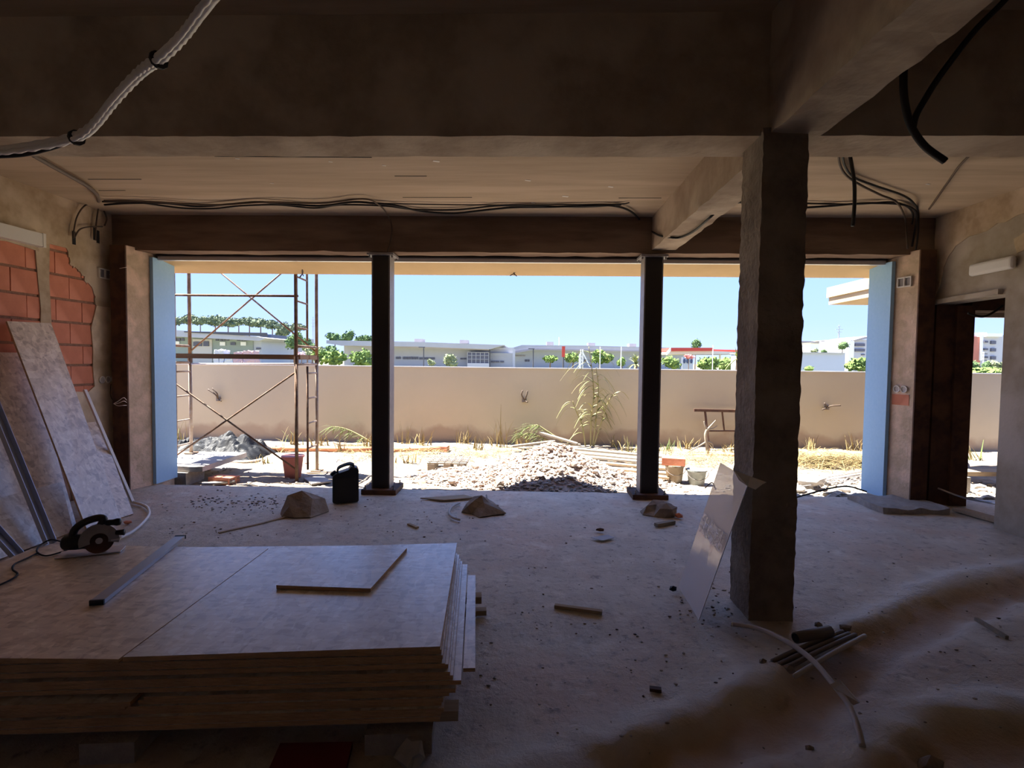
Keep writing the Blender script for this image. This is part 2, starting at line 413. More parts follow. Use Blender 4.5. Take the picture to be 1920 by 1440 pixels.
earth_w = fl([(1560, 1300), (1450, 1360), (1300, 1420), (1150, 1480)])
gx = np.arange(-5.3, 8.3, .05); gy = np.concatenate([np.arange(-3.2, .8, .2), np.arange(.8, 6.301, .045)])
X, Y = np.meshgrid(gx, gy)
Hh = np.zeros_like(X); mor = np.zeros_like(X); ear = np.zeros_like(X)
for pl, wd, ht in lips:
    g = np.exp(-(seg_dist(X, Y, pl) / wd) ** 2); Hh += ht * g; mor = np.maximum(mor, np.clip(g * 1.3, 0, 1))
for pl, wd, dp in trench:
    wob_ = np.array([noise.noise(Vector((x * 3.5, y * 3.5, 6))) for x, y in zip(X.ravel(), Y.ravel())]).reshape(X.shape); g = np.exp(-(np.maximum(0, seg_dist(X, Y, pl) + .05 * wob_) / (wd * 1.1)) ** 5); Hh -= dp * g; ear = np.maximum(ear, g)
ear = np.maximum(ear, .7 * np.exp(-(seg_dist(X, Y, earth_w) / .22) ** 2))
ns = np.array([noise.noise(Vector((x * 2.2, y * 2.2, 0))) * .008 + noise.noise(Vector((x * 9, y * 9, 3))) * .004 * (1 + 4 * a) for x, y, a in zip(X.ravel(), Y.ravel(), (mor + ear).ravel())]).reshape(X.shape)
Hh += ns * (1 + 0 * X)
Hh -= .012
def floor_z(x, y):
    i = int(np.clip(np.searchsorted(gx, x), 1, len(gx) - 1)); j = int(np.clip(np.searchsorted(gy, y), 1, len(gy) - 1))
    return float(Hh[j, i])
mb = MB(); nx, ny = len(gx), len(gy)
mb.v = [Vector((x, y, z)) for x, y, z in zip(X.ravel(), Y.ravel(), Hh.ravel())]
mb.f = [(j * nx + i, j * nx + i + 1, (j + 1) * nx + i + 1, (j + 1) * nx + i) for j in range(ny - 1) for i in range(nx - 1)]; mb.mi = [0] * len(mb.f)
nv = len(mb.v)
fo = struct('floor', mb, 'floor_concrete', 'rough dusty concrete floor with mortar lips along an earth trench', smooth=True)
for nm, arr in (('mortar', mor), ('earth', ear)):
    at = fo.data.attributes.new(nm, 'FLOAT', 'POINT'); at.data.foreach_set('value', arr.ravel().astype(np.float32))
struct('floor_slab', MB().box(-5.3, 8.3, -3.2, 6.29, -.32, -.12), 'concrete_block', 'concrete slab edge under the dusty floor')
struct('ceiling', MB().box(-5.4, 8.4, 3.5, 6.6, CEIL, CEIL + .25), 'board_concrete', 'board-marked brown concrete ceiling of the far bay')
struct('ceiling_near', MB().box(-5.4, 8.4, -3.4, 3.3, 3.58, 3.8), 'board_concrete', 'dark concrete ceiling of the near bay')
ce = bpy.data.objects['ceiling']
for x, y, w_ in ((520, 278, .05), (445, 297, .03), (620, 303, .03), (510, 343, .03), (818, 302, .05), (990, 338, .05), (1145, 350, .05), (1172, 290, .03), (1060, 368, .06), (1000, 380, .04), (1530, 290, .05), (1740, 345, .04), (720, 310, .03)):
    p = pz(x, y, CEIL); obj('plaster_fleck', MB().obox(p, (w_ * .5, w_ * .2, 0), (-w_ * .1, w_ * .25, 0), (0, 0, .003)), 'white_plastic', ce)
for xa, ya, xb, yb in ((402, 293, 697, 295), (740, 330, 800, 330), (755, 370, 885, 370), (165, 336, 265, 336), (185, 357, 235, 357), (1160, 371, 1240, 371)):
    a_, b_ = pz(xa, ya, CEIL), pz(xb, yb, CEIL); obj('board_joint', MB().bar(a_, b_, .012, .004), 'dark_void', ce)
# beams
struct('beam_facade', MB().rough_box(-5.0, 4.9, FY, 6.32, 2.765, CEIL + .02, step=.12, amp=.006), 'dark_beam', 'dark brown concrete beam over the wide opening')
struct('beam_middle', MB().rough_box(-5.4, 8.4, 3.23, 3.55, 2.87, 3.7, step=.12, amp=.004), 'beam_concrete', 'deep concrete beam crossing the room overhead')
struct('beam_depth_far', MB().rough_box(1.385, 1.65, 3.5, 6.14, 2.80, CEIL + .02, step=.1, amp=.006), 'beam_concrete', 'concrete beam running from column to the opening')
struct('beam_depth_near', MB().rough_box(1.40, 1.70, -1.5, 3.25, 2.87, 3.62, step=.1, amp=.008), 'beam_concrete', 'concrete beam running overhead towards the camera')
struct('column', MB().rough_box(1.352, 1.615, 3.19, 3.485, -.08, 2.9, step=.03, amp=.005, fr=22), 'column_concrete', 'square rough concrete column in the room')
# left wall: mortar bed, single bricks, plaster fields
wl = struct('wall_left', MB().box(LW - .2, LW, -3.4, 6.6, -.1, 3.75), 'mortar', 'left wall of red hollow bricks partly plastered')
courses = [(2.84, 2.615), (2.60, 2.375), (2.36, 2.13), (2.115, 1.895), (1.88, 1.66), (1.645, 1.445), (1.43, 1.23), (1.215, 1.0), (.985, .77)]
proto = None
for ci, (zt, zb) in enumerate(courses):
    joint = 5.673 if ci % 2 == 1 else 5.515
    yb = joint - .32 * 5
    while yb < 5.9:
        y0, y1 = yb + .005, yb + .315
        if y1 > 3.6:
            m_ = MB().box(LW - .02, LW + .012 + RN.uniform(-.003, .003), y0, y1, zb + .006, zt - .006)
            obj('brick', m_, 'brick', wl)
        yb += .32
def plaster_patch(pts, th, mat, parent, x=LW, sgn=1, nm='plaster_patch'):
    m_ = MB().prism([(x, y, z) for y, z in pts], (sgn * th, 0, 0)); return obj(nm, m_, mat, parent)
def wob(pts, amp=.02, n=6, sd_=1):
    out = []; r = random.Random(sd_)
    for i in range(len(pts)):
        a, b = pts[i], pts[(i + 1) % len(pts)]
        for k in range(n):
            t = k / n; fz = 0 if abs(a[1] - b[1]) < .001 else amp; out.append((a[0] + (b[0] - a[0]) * t + (r.uniform(-fz, fz) if k else 0), a[1] + (b[1] - a[1]) * t + (r.uniform(-fz, fz) if k else 0)))
    return out
plaster_patch(wob([(-3.3, 2.60), (4.2, 2.60), (5.16, 2.56), (5.16, 2.64), (5.29, 2.66), (5.48, 2.66), (5.52, 2.50), (5.62, 2.46), (5.70, 2.40), (5.72, 2.34), (5.80, 2.3), (5.86, 2.098), (6.12, 2.098), (6.12, 3.18), (-3.3, 3.18)], .018, 6, 3), .022, 'plaster_dark', wl)
plaster_patch([(5.86, 2.1), (5.83, 2.0), (5.78, 1.85), (5.80, 1.6), (5.79, 1.42), (5.81, 1.2), (5.72, 1.14), (5.5, 1.16), (5.5, .0), (6.12, .0), (6.12, 2.1)], .022, 'plaster', wl)
plaster_patch([(5.13, 2.60), (5.29, 2.66), (5.275, 2.3), (5.285, 2.0), (5.29, 1.72), (5.16, 1.74), (5.175, 2.0), (5.15, 2.3)], .02, 'plaster_dark', wl)
plaster_patch([(-3.3, 0), (4.2, 0), (4.2, 1.2), (4.0, 1.8), (4.0, 2.62), (-3.3, 2.62)], .02, 'plaster_dark', wl)
# facade piers
def pier(name, poly, mat, label):
    return struct(name, MB().prism([(x, y, -.1) for x, y in poly], (0, 0, 2.9)), mat, label)
LPA, LPB = Vector((-4.577, 6.0, 0)), Vector((-4.503, 6.28, 0))
RPA, RPB = Vector((4.266, 6.0, 0)), Vector((4.182, 6.28, 0))
pier('pier_left', [(-4.75, 6.0), LPA.xy, LPB.xy, (-4.503, 6.66), (-4.75, 6.66)], 'pilaster', 'patchy plastered pier at left end of the opening')
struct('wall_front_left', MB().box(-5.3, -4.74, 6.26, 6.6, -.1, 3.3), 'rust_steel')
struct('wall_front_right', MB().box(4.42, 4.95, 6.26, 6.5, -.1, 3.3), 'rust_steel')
pier('pier_right', [(4.43, 6.0), RPA.xy, RPB.xy, (4.182, 6.6), (4.43, 6.6)], 'pilaster', 'patchy plastered pier at right end of the opening')
struct('pier_footing', MB().rough_box(3.72, 4.42, 5.62, 6.2, -.1, .045, step=.06, amp=.02), 'concrete_block', 'low rough concrete footing at right pier')
rq = RPA.lerp(RPB, .5); ru = (RPB - RPA).normalized(); rn = Vector((ru.y, -ru.x, 0)); rn = rn if rn.x < 0 else -rn
obj('red_stain', MB().obox(rq + Vector((0, 0, 1.15)), ru * .10, rn * .004, (0, 0, .06)), 'brick', bpy.data.objects['pier_right'])
# right wall with a door gap
rw = MB()
rw.box(RW, RW + .2, -3.4, 5.19, -.1, 3.75)
rw.box(RW, RW + .2, 5.19, 6.03, 2.215, 3.75)
rw.box(RW, RW + .2, 6.03, 6.3, 2.215, 3.75)
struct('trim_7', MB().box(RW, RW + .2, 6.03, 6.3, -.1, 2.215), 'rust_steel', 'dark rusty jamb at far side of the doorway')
wr = struct('wall_right', rw, 'right_plaster', 'right wall of patchy grey plaster with a doorway')
def rpatch(pts, mat, th=.012): plaster_patch(pts, th, mat, wr, RW, -1)
rpatch(wob([(6.08, 3.17), (5.2, 3.17), (4.2, 3.17), (4.2, 2.98), (5.1, 2.93), (5.55, 2.86), (5.8, 2.80), (5.95, 2.6), (6.08, 2.25)], .02, 4, 5), 'plaster_dark')
rpatch(wob([(5.12, 2.72), (4.98, 2.76), (4.95, 2.62), (5.08, 2.58)], .01, 3, 9), 'plaster_dark')
struct('trim_1', MB().bar((RW - .02, 5.22, 2.245), (RW - .02, 6.05, 2.235), .05, .05), 'right_plaster', 'rough lintel edge over the doorway')
struct('trim_2', MB().box(4.266, 4.44, 5.98, 6.0, 0, 2.8), 'rust_steel', 'dark brown plate on the right pier')  # thin dark brown plate over the pier's camera-facing side
struct('trim_3', MB().box(-4.755, -4.577, 5.98, 6.0, 0, 2.8), 'rust_steel', 'dark brown plate on the left pier')  # same dark brown plate over the left pier's front
# rest of the enclosure
struct('wall_back', MB().box(-5.4, -2.7, -3.4, -3.2, -.1, 3.75).box(-2.4, 8.4, -3.4, -3.2, -.1, 3.75).box(-2.7, -2.4, -3.4, -3.2, 2.0, 3.75), 'plaster_dark', 'back wall with an added light opening behind the camera')  # unseen narrow opening, added to brighten the camera-facing surfaces
struct('ground_back', MB().box(-30, 30, -40, -3.4, -.3, -.1), 'concrete_block', 'bare ground outside the added rear opening')  # unseen ground that goes with the added opening
struct('wall_next_room', MB().box(8.2, 8.4, -3.4, 6.5, -.1, 3.75), 'plaster_dark')
struct('wall_next_partition', MB().box(4.7, 8.3, 1.8, 2.0, -.1, 3.75), 'plaster_dark')
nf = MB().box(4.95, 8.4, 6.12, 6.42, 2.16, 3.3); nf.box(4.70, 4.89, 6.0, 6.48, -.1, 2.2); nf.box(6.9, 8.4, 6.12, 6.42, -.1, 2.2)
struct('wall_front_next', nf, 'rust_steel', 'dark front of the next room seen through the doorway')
struct('trim_4', MB().box(4.93, 6.9, 6.25, 6.31, 2.095, 2.15), 'alu', 'metal track over the next opening')
# blue foam at the reveals
fl_ = tag(obj('foam_panel', MB().prism([(-4.503, 6.27, .0), (-4.463, 6.27, .0), (-4.463, 6.66, .0), (-4.503, 6.66, .0)], (0, 0, 2.72)), 'blue_foam'), 'pale blue foam insulation board on the left reveal', 'insulation')
fr_ = tag(obj('foam_panel', MB().prism([(4.142, 6.25, .0), (4.182, 6.25, .0), (4.182, 6.60, .0), (4.11, 6.60, .0)], (0, 0, 2.72)), 'blue_foam'), 'blue foam insulation board on the right reveal', 'insulation')
# shutter track, eave, side canopy
struct('trim_5', MB().box(-4.46, 4.14, 6.32, 6.35, 2.745, 2.80), 'shade_steel', 'dark strip for the shaded gap above the shutter track')  # solid dark strip standing in for shade in the gap
struct('shutter_track', MB().box(-4.46, 4.14, 6.35, 6.40, 2.70, 2.745).box(-4.46, 4.14, 6.35, 6.37, 2.745, 2.80), 'alu', 'long aluminium shutter track under the beam')
EB = 2.56
struct('lintel_outer', MB().prism([(-12, 6.41, 2.715), (-12, 6.95, 2.64), (-12, 6.95, 3.1), (-12, 6.41, 3.3)], (17.1, 0, 0)), 'eave_render', 'ochre rendered roof edge beyond the shutter track')
struct('canopy', MB().box(5.13, 9.5, 6.5, 9.3, 2.56, 2.84).box(5.10, 5.135, 6.5, 9.32, 2.68, 2.85), 'facade_render', 'rendered side canopy seen past right reveal')
# electrical boxes, white plates
def square_box(c, ax, label):
    # twin rectangular flush box: rim, two cells
    t = thing('junction_box', c, label, 'junction box'); c = Vector(c); u = Vector(ax); n_ = u.cross(Vector((0, 0, 1))).normalized(); n_ = n_ if (n_.x > 0) == (c.x < 0) else -n_
    m_ = MB()
    for s in (-1, 0, 1): m_.obox(c + u * s * .085 + n_ * .012, u * .006, n_ * .012, (0, 0, .05))
    for s in (-1, 1): m_.obox(c + n_ * .012 + Vector((0, 0, s * .05)), u * .09, n_ * .012, (0, 0, .006))
    obj('rim', m_, 'white_plastic', t)
    for s in (-1, 1): obj('cell', MB().obox(c + u * s * .043 + n_ * .003, u * .036, n_ * .003, (0, 0, .044)), 'grey_steel', t)
    return t
square_box((LW + .022, 5.97, 2.47), (0, 1, 0), 'white twin electrical box high on left plastered wall')
square_box(rq + Vector((0, 0, 2.47)), ru * .9, 'white twin electrical box high on the right pier')
def round_boxes(c, n, u, label):
    t = thing('socket_box', c, label, 'socket box'); c = Vector(c); u = Vector(u); n_ = u.cross(Vector((0, 0, 1))).normalized(); n_ = n_ if (n_.x > 0) == (c.x < 0) else -n_
    for i in range(n):
        p = c + u * (i - (n - 1) / 2) * .085
        m_ = MB(); m_.tube([p + n_ * .01 + (u * math.cos(a) + Vector((0, 0, math.sin(a)))) * .036 for a in [2 * math.pi * k / 14 for k in range(15)]], .007, 5)
        obj('ring', m_, 'white_plastic', t)
        obj('cup', MB().lathe(p, [(.034, 0), (.034, .006)], 14, axis=n_), 'grey_conduit', t)
round_boxes((LW + .022, 5.99, 1.27), 3, (0, 1, 0), 'triple round socket box set low on the left wall')
round_boxes(rq + Vector((0, 0, 1.27)), 2, ru, 'twin round socket box on right pier')
p0 = px(1825, 510, RW)
m_ = MB(); a_, b_ = px(1826, 510, RW), px(1910, 494, RW)
tag(obj('light_fixture', MB().obox((RW - .035, (a_.y + b_.y) / 2, 2.50), (0, (a_.y - b_.y) / 2, 0), (.03, 0, 0), (0, 0, .062)), 'white_plastic'), 'white oblong bulkhead light above the doorway', 'light')
bv = bpy.data.objects['light_fixture'].modifiers.new('b', 'BEVEL'); bv.width = .03; bv.segments = 3
t = thing('light_housing', (LW, 4.8, 2.58), 'long white housing box high on the left brick wall', 'light')
obj('body', MB().box(LW + .012, LW + .09, 4.2, 5.14, 2.60, 2.725), 'white_plastic', t)
obj('end_cap', MB().box(LW + .012, LW + .094, 5.14, 5.17, 2.595, 2.73), 'white_plastic', t)

# ------------------------------------------------------------------ steel posts
def steel_post(x0, x1, label):
    xc = (x0 + x1) / 2; yc = 6.18; hw = (x1 - x0) / 2
    t = thing('steel_post', (xc, yc, 0), label, 'post', 'steel posts in the opening')
    m_ = MB(); m_.box(x0, x0 + .014, yc - .1, yc + .1, .04, 2.74); m_.box(x1 - .014, x1, yc - .1, yc + .1, .04, 2.74)
    fl2 = obj('flange', MB().box(x0, x0 + .014, yc - .1, yc + .1, .045, 2.72), 'grey_steel', t)
    obj('flange', MB().box(x1 - .014, x1, yc - .1, yc + .1, .045, 2.72), 'grey_steel', t)
    obj('web', MB().box(x0 + .014, x1 - .014, yc - .098, yc - .085, .045, 2.72), 'shade_steel', t)  # near-black web stands in for the shade of the post's recess
    bp_ = obj('base_plate', MB().box(xc - .20, xc + .20, yc - .19, yc + .19, -.01, .045), 'rust_steel', t)
    obj('top_plate', MB().box(xc - .15, xc + .15, yc - .14, yc + .13, 2.72, 2.745), 'grey_steel', t)
    for sx_ in (-1, 1):
        for sy_ in (-1, 1):
            obj('bolt', MB().lathe((xc + sx_ * .165, yc + sy_ * .15, .045), [(.014, 0), (.014, .012), (.008, .012), (.008, .045)], 6), 'grey_steel', bp_)
            obj('top_bolt', MB().lathe((xc + sx_ * .13, yc + sy_ * .10, 2.695), [(.01, 0), (.01, .025)], 6), 'grey_steel', t)
steel_post(-1.785, -1.575, 'dark steel post left of the rubble heap')
steel_post(1.305, 1.515, 'dark steel post right of the rubble heap')

# ------------------------------------------------------------------ cables and conduits
def cable(name, pts, r, mat, label, cat='cable', n=8):
    return tag(obj(name, MB().tube(spline(pts, n), r, 6), mat, smooth=True), label, cat)
CY = 5.98
def on_y(pp, Yd):                # along the ceiling, then down the facade beam
    out = []
    for x, y in pp:
        p = pz(x, y, CEIL - .02 - .12 * (CY + .08 - Yd)); out.append(p if p.y < 6.04 else py(x, y, 6.06))
    return out
cable('cable', on_y([(196, 384), (240, 381), (310, 381), (370, 387), (430, 383), (480, 379), (520, 381), (600, 386), (660, 379), (700, 381), (740, 385), (790, 396), (850, 400), (900, 395), (960, 389), (1030, 388), (1100, 386), (1150, 386), (1185, 398)], CY) + [px(1212, 426, 1.37), px(1235, 441, 1.37), pz(1262, 446, 2.785)], .011, 'black_rubber', 'thick black cable sagging along the ceiling above opening')
cable('cable', on_y([(192, 378), (260, 380), (340, 390), (400, 391), (450, 386), (520, 384), (590, 390), (640, 384), (720, 386), (780, 393), (860, 393), (930, 386), (1000, 386), (1090, 388), (1165, 384)], CY + .05), .009, 'black_rubber', 'black cable looping beside the thick one along ceiling')
cable('cable', on_y([(195, 376), (280, 378), (400, 384), (500, 379), (600, 381), (680, 373), (710, 384), (728, 405), (735, 430), (731, 455), (726, 474)], CY - .06), .008, 'brown_cable', 'brown cable dropping from ceiling to the left steel post')
cable('cable', on_y([(700, 381), (860, 384), (1000, 384), (1150, 383), (1180, 380)], CY + .08), .006, 'black_rubber', 'thin straight black cable close under the ceiling')
cable('cable', [pz(1257, 445, 2.785), pz(1275, 445, 2.785), pz(1300, 434, 2.785), pz(1330, 409, 2.785), px(1358, 384, 1.67), px(1385, 379, 1.68), px(1410, 381, 1.69)], .011, 'black_rubber', 'black cable rising past the depth beam to column')
cable('cable', on_y([(1500, 390), (1560, 386), (1620, 381), (1680, 382), (1705, 388), (1718, 400), (1716, 430), (1710, 462)], CY), .011, 'black_rubber', 'thick black cable running into the right corner')
cable('cable', on_y([(1500, 381), (1600, 383), (1670, 379), (1700, 387), (1712, 402), (1710, 420)], CY + .06), .009, 'black_rubber', 'second black cable running into right corner')
def oc(x, y, dz=.03, ymax=6.0):   # on the ceiling, else at the facade
    p = pz(x, y, CEIL - dz); return p if p.y < ymax else py(x, y, ymax)
cable('cable', [oc(1573, 282), oc(1574, 305), oc(1585, 327), oc(1610, 345), oc(1650, 365), oc(1682, 380, .05), py(1697, 410, 5.98), py(1700, 440, 5.95), py(1702, 466, 5.93)], .010, 'brown_cable', 'brown cable curving from ceiling down to right pier')
cable('cable', [oc(1579, 283), oc(1584, 310), oc(1600, 332), oc(1640, 348), oc(1690, 365), oc(1712, 380, .05), py(1722, 400, 5.9), py(1721, 440, 5.93), py(1717, 468, 5.95)], .010, 'black_rubber', 'black cable curving from ceiling into right corner')
cable('cable', [py(x, y, oc(1592, 283, 0).y) for x, y in [(1592, 283), (1597, 310), (1602, 345), (1602, 385), (1599, 424)]], .014, 'black_rubber', 'short black cable end hanging straight from ceiling')
cable('cable_tube', [Vector((1.71, 2.75, 3.34))] + [py(x, y, 2.75) for x, y in [(1698, 75), (1695, 120), (1694, 165), (1699, 205), (1710, 240), (1735, 275), (1772, 302)]], .018, 'black_rubber', 'thick black tube hanging with its cut end beside column')
cable('cable_tube', [pz(1950, -50, 3.58)] + [py(x, y, 2.75) for x, y in [(1905, -20), (1870, 15), (1830, 55), (1790, 105), (1757, 150), (1735, 185), (1718, 215), (1712, 238)]], .015, 'black_rubber', 'thick black tube slanting down from top right corner')
cable('cable', [py(x, y, 3.6) for x, y in [(1625, 279), (1655, 278), (1680, 265), (1700, 250)]], .009, 'brown_cable', 'dusty cable stub under middle beam at right')
cable('cable', [oc(1826, 285), oc(1800, 310), oc(1775, 345), oc(1752, 378), oc(1742, 392)], .009, 'brown_cable', 'dusty cable along top of the right wall')
cable('conduit', [oc(60, 290, .04), oc(95, 310, .04), oc(140, 335, .04), oc(165, 350, .04), oc(182, 366, .04), py(186, 385, 5.95)], .018, 'dark_conduit', 'dusty conduit running along the top of left wall', 'conduit')
for k_, (pp, lab) in enumerate([([(185, 378), (160, 385), (145, 405), (139, 430), (138, 447)], 'cable arching furthest left down the left wall'),
                                ([(186, 380), (183, 400), (180, 425), (179, 450)], 'cable hanging straight from the corner on left wall'),
                                ([(188, 380), (195, 395), (200, 410), (196, 423)], 'short cable curl right of the corner on left wall'),
                                ([(140, 445), (150, 430), (170, 425), (192, 425)], 'cable arc joining two chases in left wall')]):
    cable('cable', [px(x, y, LW + .06) for x, y in pp], .008, 'brown_cable', lab)
for x_, y0_, y1_ in ((138, 440, 452), (177, 428, 449), (183, 432, 456)):
    obj('chase', MB().obox(px(x_, (y0_ + y1_) / 2, LW + .02), (.006, 0, 0), (0, .02, 0), (0, 0, .07)), 'dark_void', wl)
cable('cable', [px(205, 515, LW + .03), px(215, 506, LW + .05), py(226, 503, 5.97), py(238, 501, 5.97)], .003, 'pale_conduit', 'thin wire from left twin box to the pier')
t = thing('wire_loops', py(225, 755, 5.9), 'pale loose wires poking out of left pier', 'wire')
for dy_ in (0, 5, -4): obj('wire', MB().tube(spline([py(238, 755 + dy_, 5.99), py(232, 752 + dy_ * 1.6, 5.90), py(222, 756 + dy_, 5.90), py(213, 757, 5.93)], 5), .003, 5), 'pale_conduit', t)
cable('cable', [px(208, 720, LW + .03), px(207, 740, LW + .06), px(213, 753, LW + .08)], .004, 'brown_cable', 'thin wire below triple socket box')
# pale conduit bundle overhead
cp = [py(x, y, 2.75 - .0022 * max(0, x)) for x, y in [(-40, 288), (0, 284), (60, 276), (125, 264), (160, 250), (185, 226), (205, 200), (228, 173), (255, 145), (275, 128), (296, 114), (325, 88), (350, 60), (372, 30), (410, -18)]]
t = thing('conduit_bundle', cp[7], 'pale double conduit bundle strung across the near ceiling', 'conduit')
for i_, (o1, o2) in enumerate(((0, 0), (.022, .018), (-.010, .028))):
    obj('conduit', MB().tube([q + Vector((o1 * .6, -o2 * .6, o1 * .5 - o2 * .35 + .004 * math.sin(3 * k + i_))) for k, q in enumerate(spline(cp, 5))], .019 if i_ < 2 else .011, 8), 'pale_conduit', t, True)
sp = spline(cp, 5)
for k_ in (17, 50): obj('tie', MB().tube([sp[k_], sp[k_ + 1].lerp(sp[k_], .5)], .034, 10), 'black_rubber', t)
cable('cable', [py(x, y, 2.78) for x, y in [(-20, 293), (40, 290), (90, 279), (132, 266)]], .012, 'black_rubber', 'black cable strapped under the pale conduit bundle')
cable('cable', [py(x, y, 5.6) for x, y in [(1815, 587), (1835, 593), (1850, 592), (1868, 582), (1880, 573)]], .012, 'black_rubber', 'black cable sagging across the doorway head')

# ------------------------------------------------------------------ OSB stack on the floor
ST = .42; TH = .0185
def sheet(name, quad, ztop, th, label, mats=('osb', 'sheet_edge'), cat='board', group=None):
    q = [Vector((x, y, ztop)) for x, y in quad]
    m_ = MB(); m_.prism(q, (0, 0, -th)); m_.mi = [0, 0] + [1] * (len(m_.f) - 2)
    return tag(obj(name, m_, list(mats)), label, cat, group)
GR = 'sheets in the floor stack'
NR, FR, NJ, FJ = pz(825, 1212, ST), pz(857, 1018, ST), pz(230, 1232, ST), pz(505, 1028, ST)
sheet('osb_sheet', [NR.xy, FR.xy, FJ.xy, NJ.xy], ST, TH, 'top right sheet of the floor stack, carrying the small board', group=GR)
sheet('osb_sheet', [(NJ.x - .006, NJ.y - .012), (FJ.x - .006, FJ.y), (-2.80, 3.03), (-2.84, 1.83)], ST - .001, TH - .002, 'top left sheet of the floor stack, carrying the circular saw', ('osb_warm', 'sheet_edge'), group=GR)
ang = math.radians(5.2)
ex, ey = Vector((math.cos(ang), math.sin(ang))), Vector((-math.sin(ang), math.cos(ang)))
near = Vector((NR.x, NR.y + .004))
# (right offset, front setback, left end measured from the right end)
LAY = [(.004, .006, 2.47), (.010, .000, 2.47), (.006, .008, 2.46), (.018, .003, 2.47), (.030, .030, 2.48), (.038, .006, 2.46), (.050, .012, 2.47), (.082, .008, 2.47),
       (.042, .036, 2.47), (.060, .012, 2.45), (.035, .020, 2.47), (.012, .010, 2.46), (.005, .018, 2.47), (.015, .002, 2.46), (.004, .006, 2.47), (.0, .004, 2.47)]
zt = ST - TH - .0005
SHB = []
for i, (ro, fb, ln) in enumerate(LAY):
    th = .0175 if i % 3 else .0185
    sag = 0
    r0 = near + ex * ro + ey * fb; l0 = r0 - ex * ln
    if i in (9, 10):       # two cut lengths butt here
        c0 = r0 - ex * 1.18
        sheet('osb_sheet', [r0, r0 + ey * 1.2, c0 + ey * 1.2, c0], zt, th - .001, f'right-hand cut length, {ORD[i + 1]} layer down in floor stack', group=GR)
        c1 = c0 - ex * .03
        sheet('osb_sheet', [c1 - ey * .03, c1 + ey * 1.17, l0 + ey * 1.17, l0 - ey * .03], zt, th - .001, f'left-hand cut length, {ORD[i + 1]} layer down in floor stack', group=GR)
    else:
        sheet('osb_sheet', [r0, r0 + ey * 1.20, l0 + ey * 1.20, l0], zt, th - .0008, f'full sheet in the floor stack, {ORD[i + 1]} layer down', group=GR)
    if i == 7:
        # a longer strip sticks out along the right side
        a0 = near + ex * .082 + ey * .09
        sheet('osb_strip', [a0 + ex * .006, a0 + ex * .055 - ey * .0, a0 + ex * .05 + ey * .95, a0 + ex * .006 + ey * .95], zt, th - .002, 'narrow board strip poking out along the stack right side', ('osb_warm', 'sheet_edge'))
    zt -= th
ZB = zt
# battens and blocks that carry the stack
def batten(a, b, w_, z0, z1, label, mat='wood'):
    return tag(obj('batten', MB().bar((a[0], a[1], (z0 + z1) / 2), (b[0], b[1], (z0 + z1) / 2), w_, z1 - z0), mat), label, 'batten')
bn = near + ey * .10
batten(bn + ex * .07, bn - ex * 2.3, .075, ZB - .042, ZB - .001, 'pale batten end poking out at near right foot of stack')
bn2 = near + ey * 1.14
batten(bn2 + ex * .17, bn2 - ex * 2.3, .07, ZB - .042, ZB - .001, 'batten under the far edge of the stack')
batten(near + ey * 1.05 + ex * .14, near + ey * 1.05 - ex * .5, .035, .03, .06, 'thin pale lath at far right of stack foot')
batten(near + ey * 1.13 + ex * .20, near + ey * 1.12 - ex * .5, .05, .0, .03, 'wide pale lath lying at far right of stack foot')
for k_, (u_, v_, lab) in enumerate([(.16, .06, 'concrete block under near right corner of stack'), (1.25, .06, 'concrete block under the near middle of stack'), (2.25, .06, 'concrete block under near left of the stack'),
                                    (.16, .98, 'concrete block under far right corner of stack'), (1.25, .98, 'concrete block under far middle of stack'), (2.25, .98, 'concrete block under far left of the stack')]):
    c_ = near - ex * u_ + ey * (v_ + .04)
    z1_ = ZB - .043
    wdt = .13 if k_ == 0 else .1
    tag(obj('concrete_block', MB().obox((c_.x, c_.y, (z1_ - .03) / 2), (ex.x * wdt, ex.y * wdt, 0), (ey.x * .1, ey.y * .1, 0), (0, 0, (z1_ + .03) / 2)), 'concrete_block'), lab, 'block')
c_ = pz(585, 1428, 0); 
tag(obj('red_scrap', MB().obox((c_.x, c_.y, .012), (.14, .01, 0), (-.01, .07, 0), (0, 0, .012)), 'red_scrap'), 'dim red scrap in shadow at foot of the stack', 'scrap')
tag(obj('pale_rag', MB().rock(pz(772, 1412, .03), (.05, .06, .045), 3, 2, .5), 'white_rubble'), 'pale crumpled lump beside near corner block', 'scrap')
# small board on top
q = [pz(518, 1097, ST + .02), pz(695, 1103, ST + .02), pz(763, 1027, ST + .02), pz(613, 1028, ST + .02)]
sheet('board_offcut', [v.xy for v in q], ST + .0195, .018, 'small square board offcut lying on the stack', cat='board')
# straightedge
a_, b_ = pz(182, 1130, ST + .01), pz(338, 1008, ST + .01)
t = thing('straightedge', (a_.x, a_.y, ST), 'long grey aluminium straightedge lying across the stack', 'straightedge')
d_ = (b_ - a_).normalized()
obj('bar', MB().bar((a_.x, a_.y, ST + .011), (b_.x, b_.y, ST + .011), .055, .02), 'grey_alu', t)
obj('end_cap', MB().bar(Vector((a_.x, a_.y, ST + .012)) - d_ * .006, Vector((a_.x, a_.y, ST + .012)) + d_ * .004, .058, .023), 'black_plastic', t)
obj('end_cap', MB().bar(Vector((b_.x, b_.y, ST + .012)) - d_ * .004, Vector((b_.x, b_.y, ST + .012)) + d_ * .01, .058, .023), 'black_plastic', t)

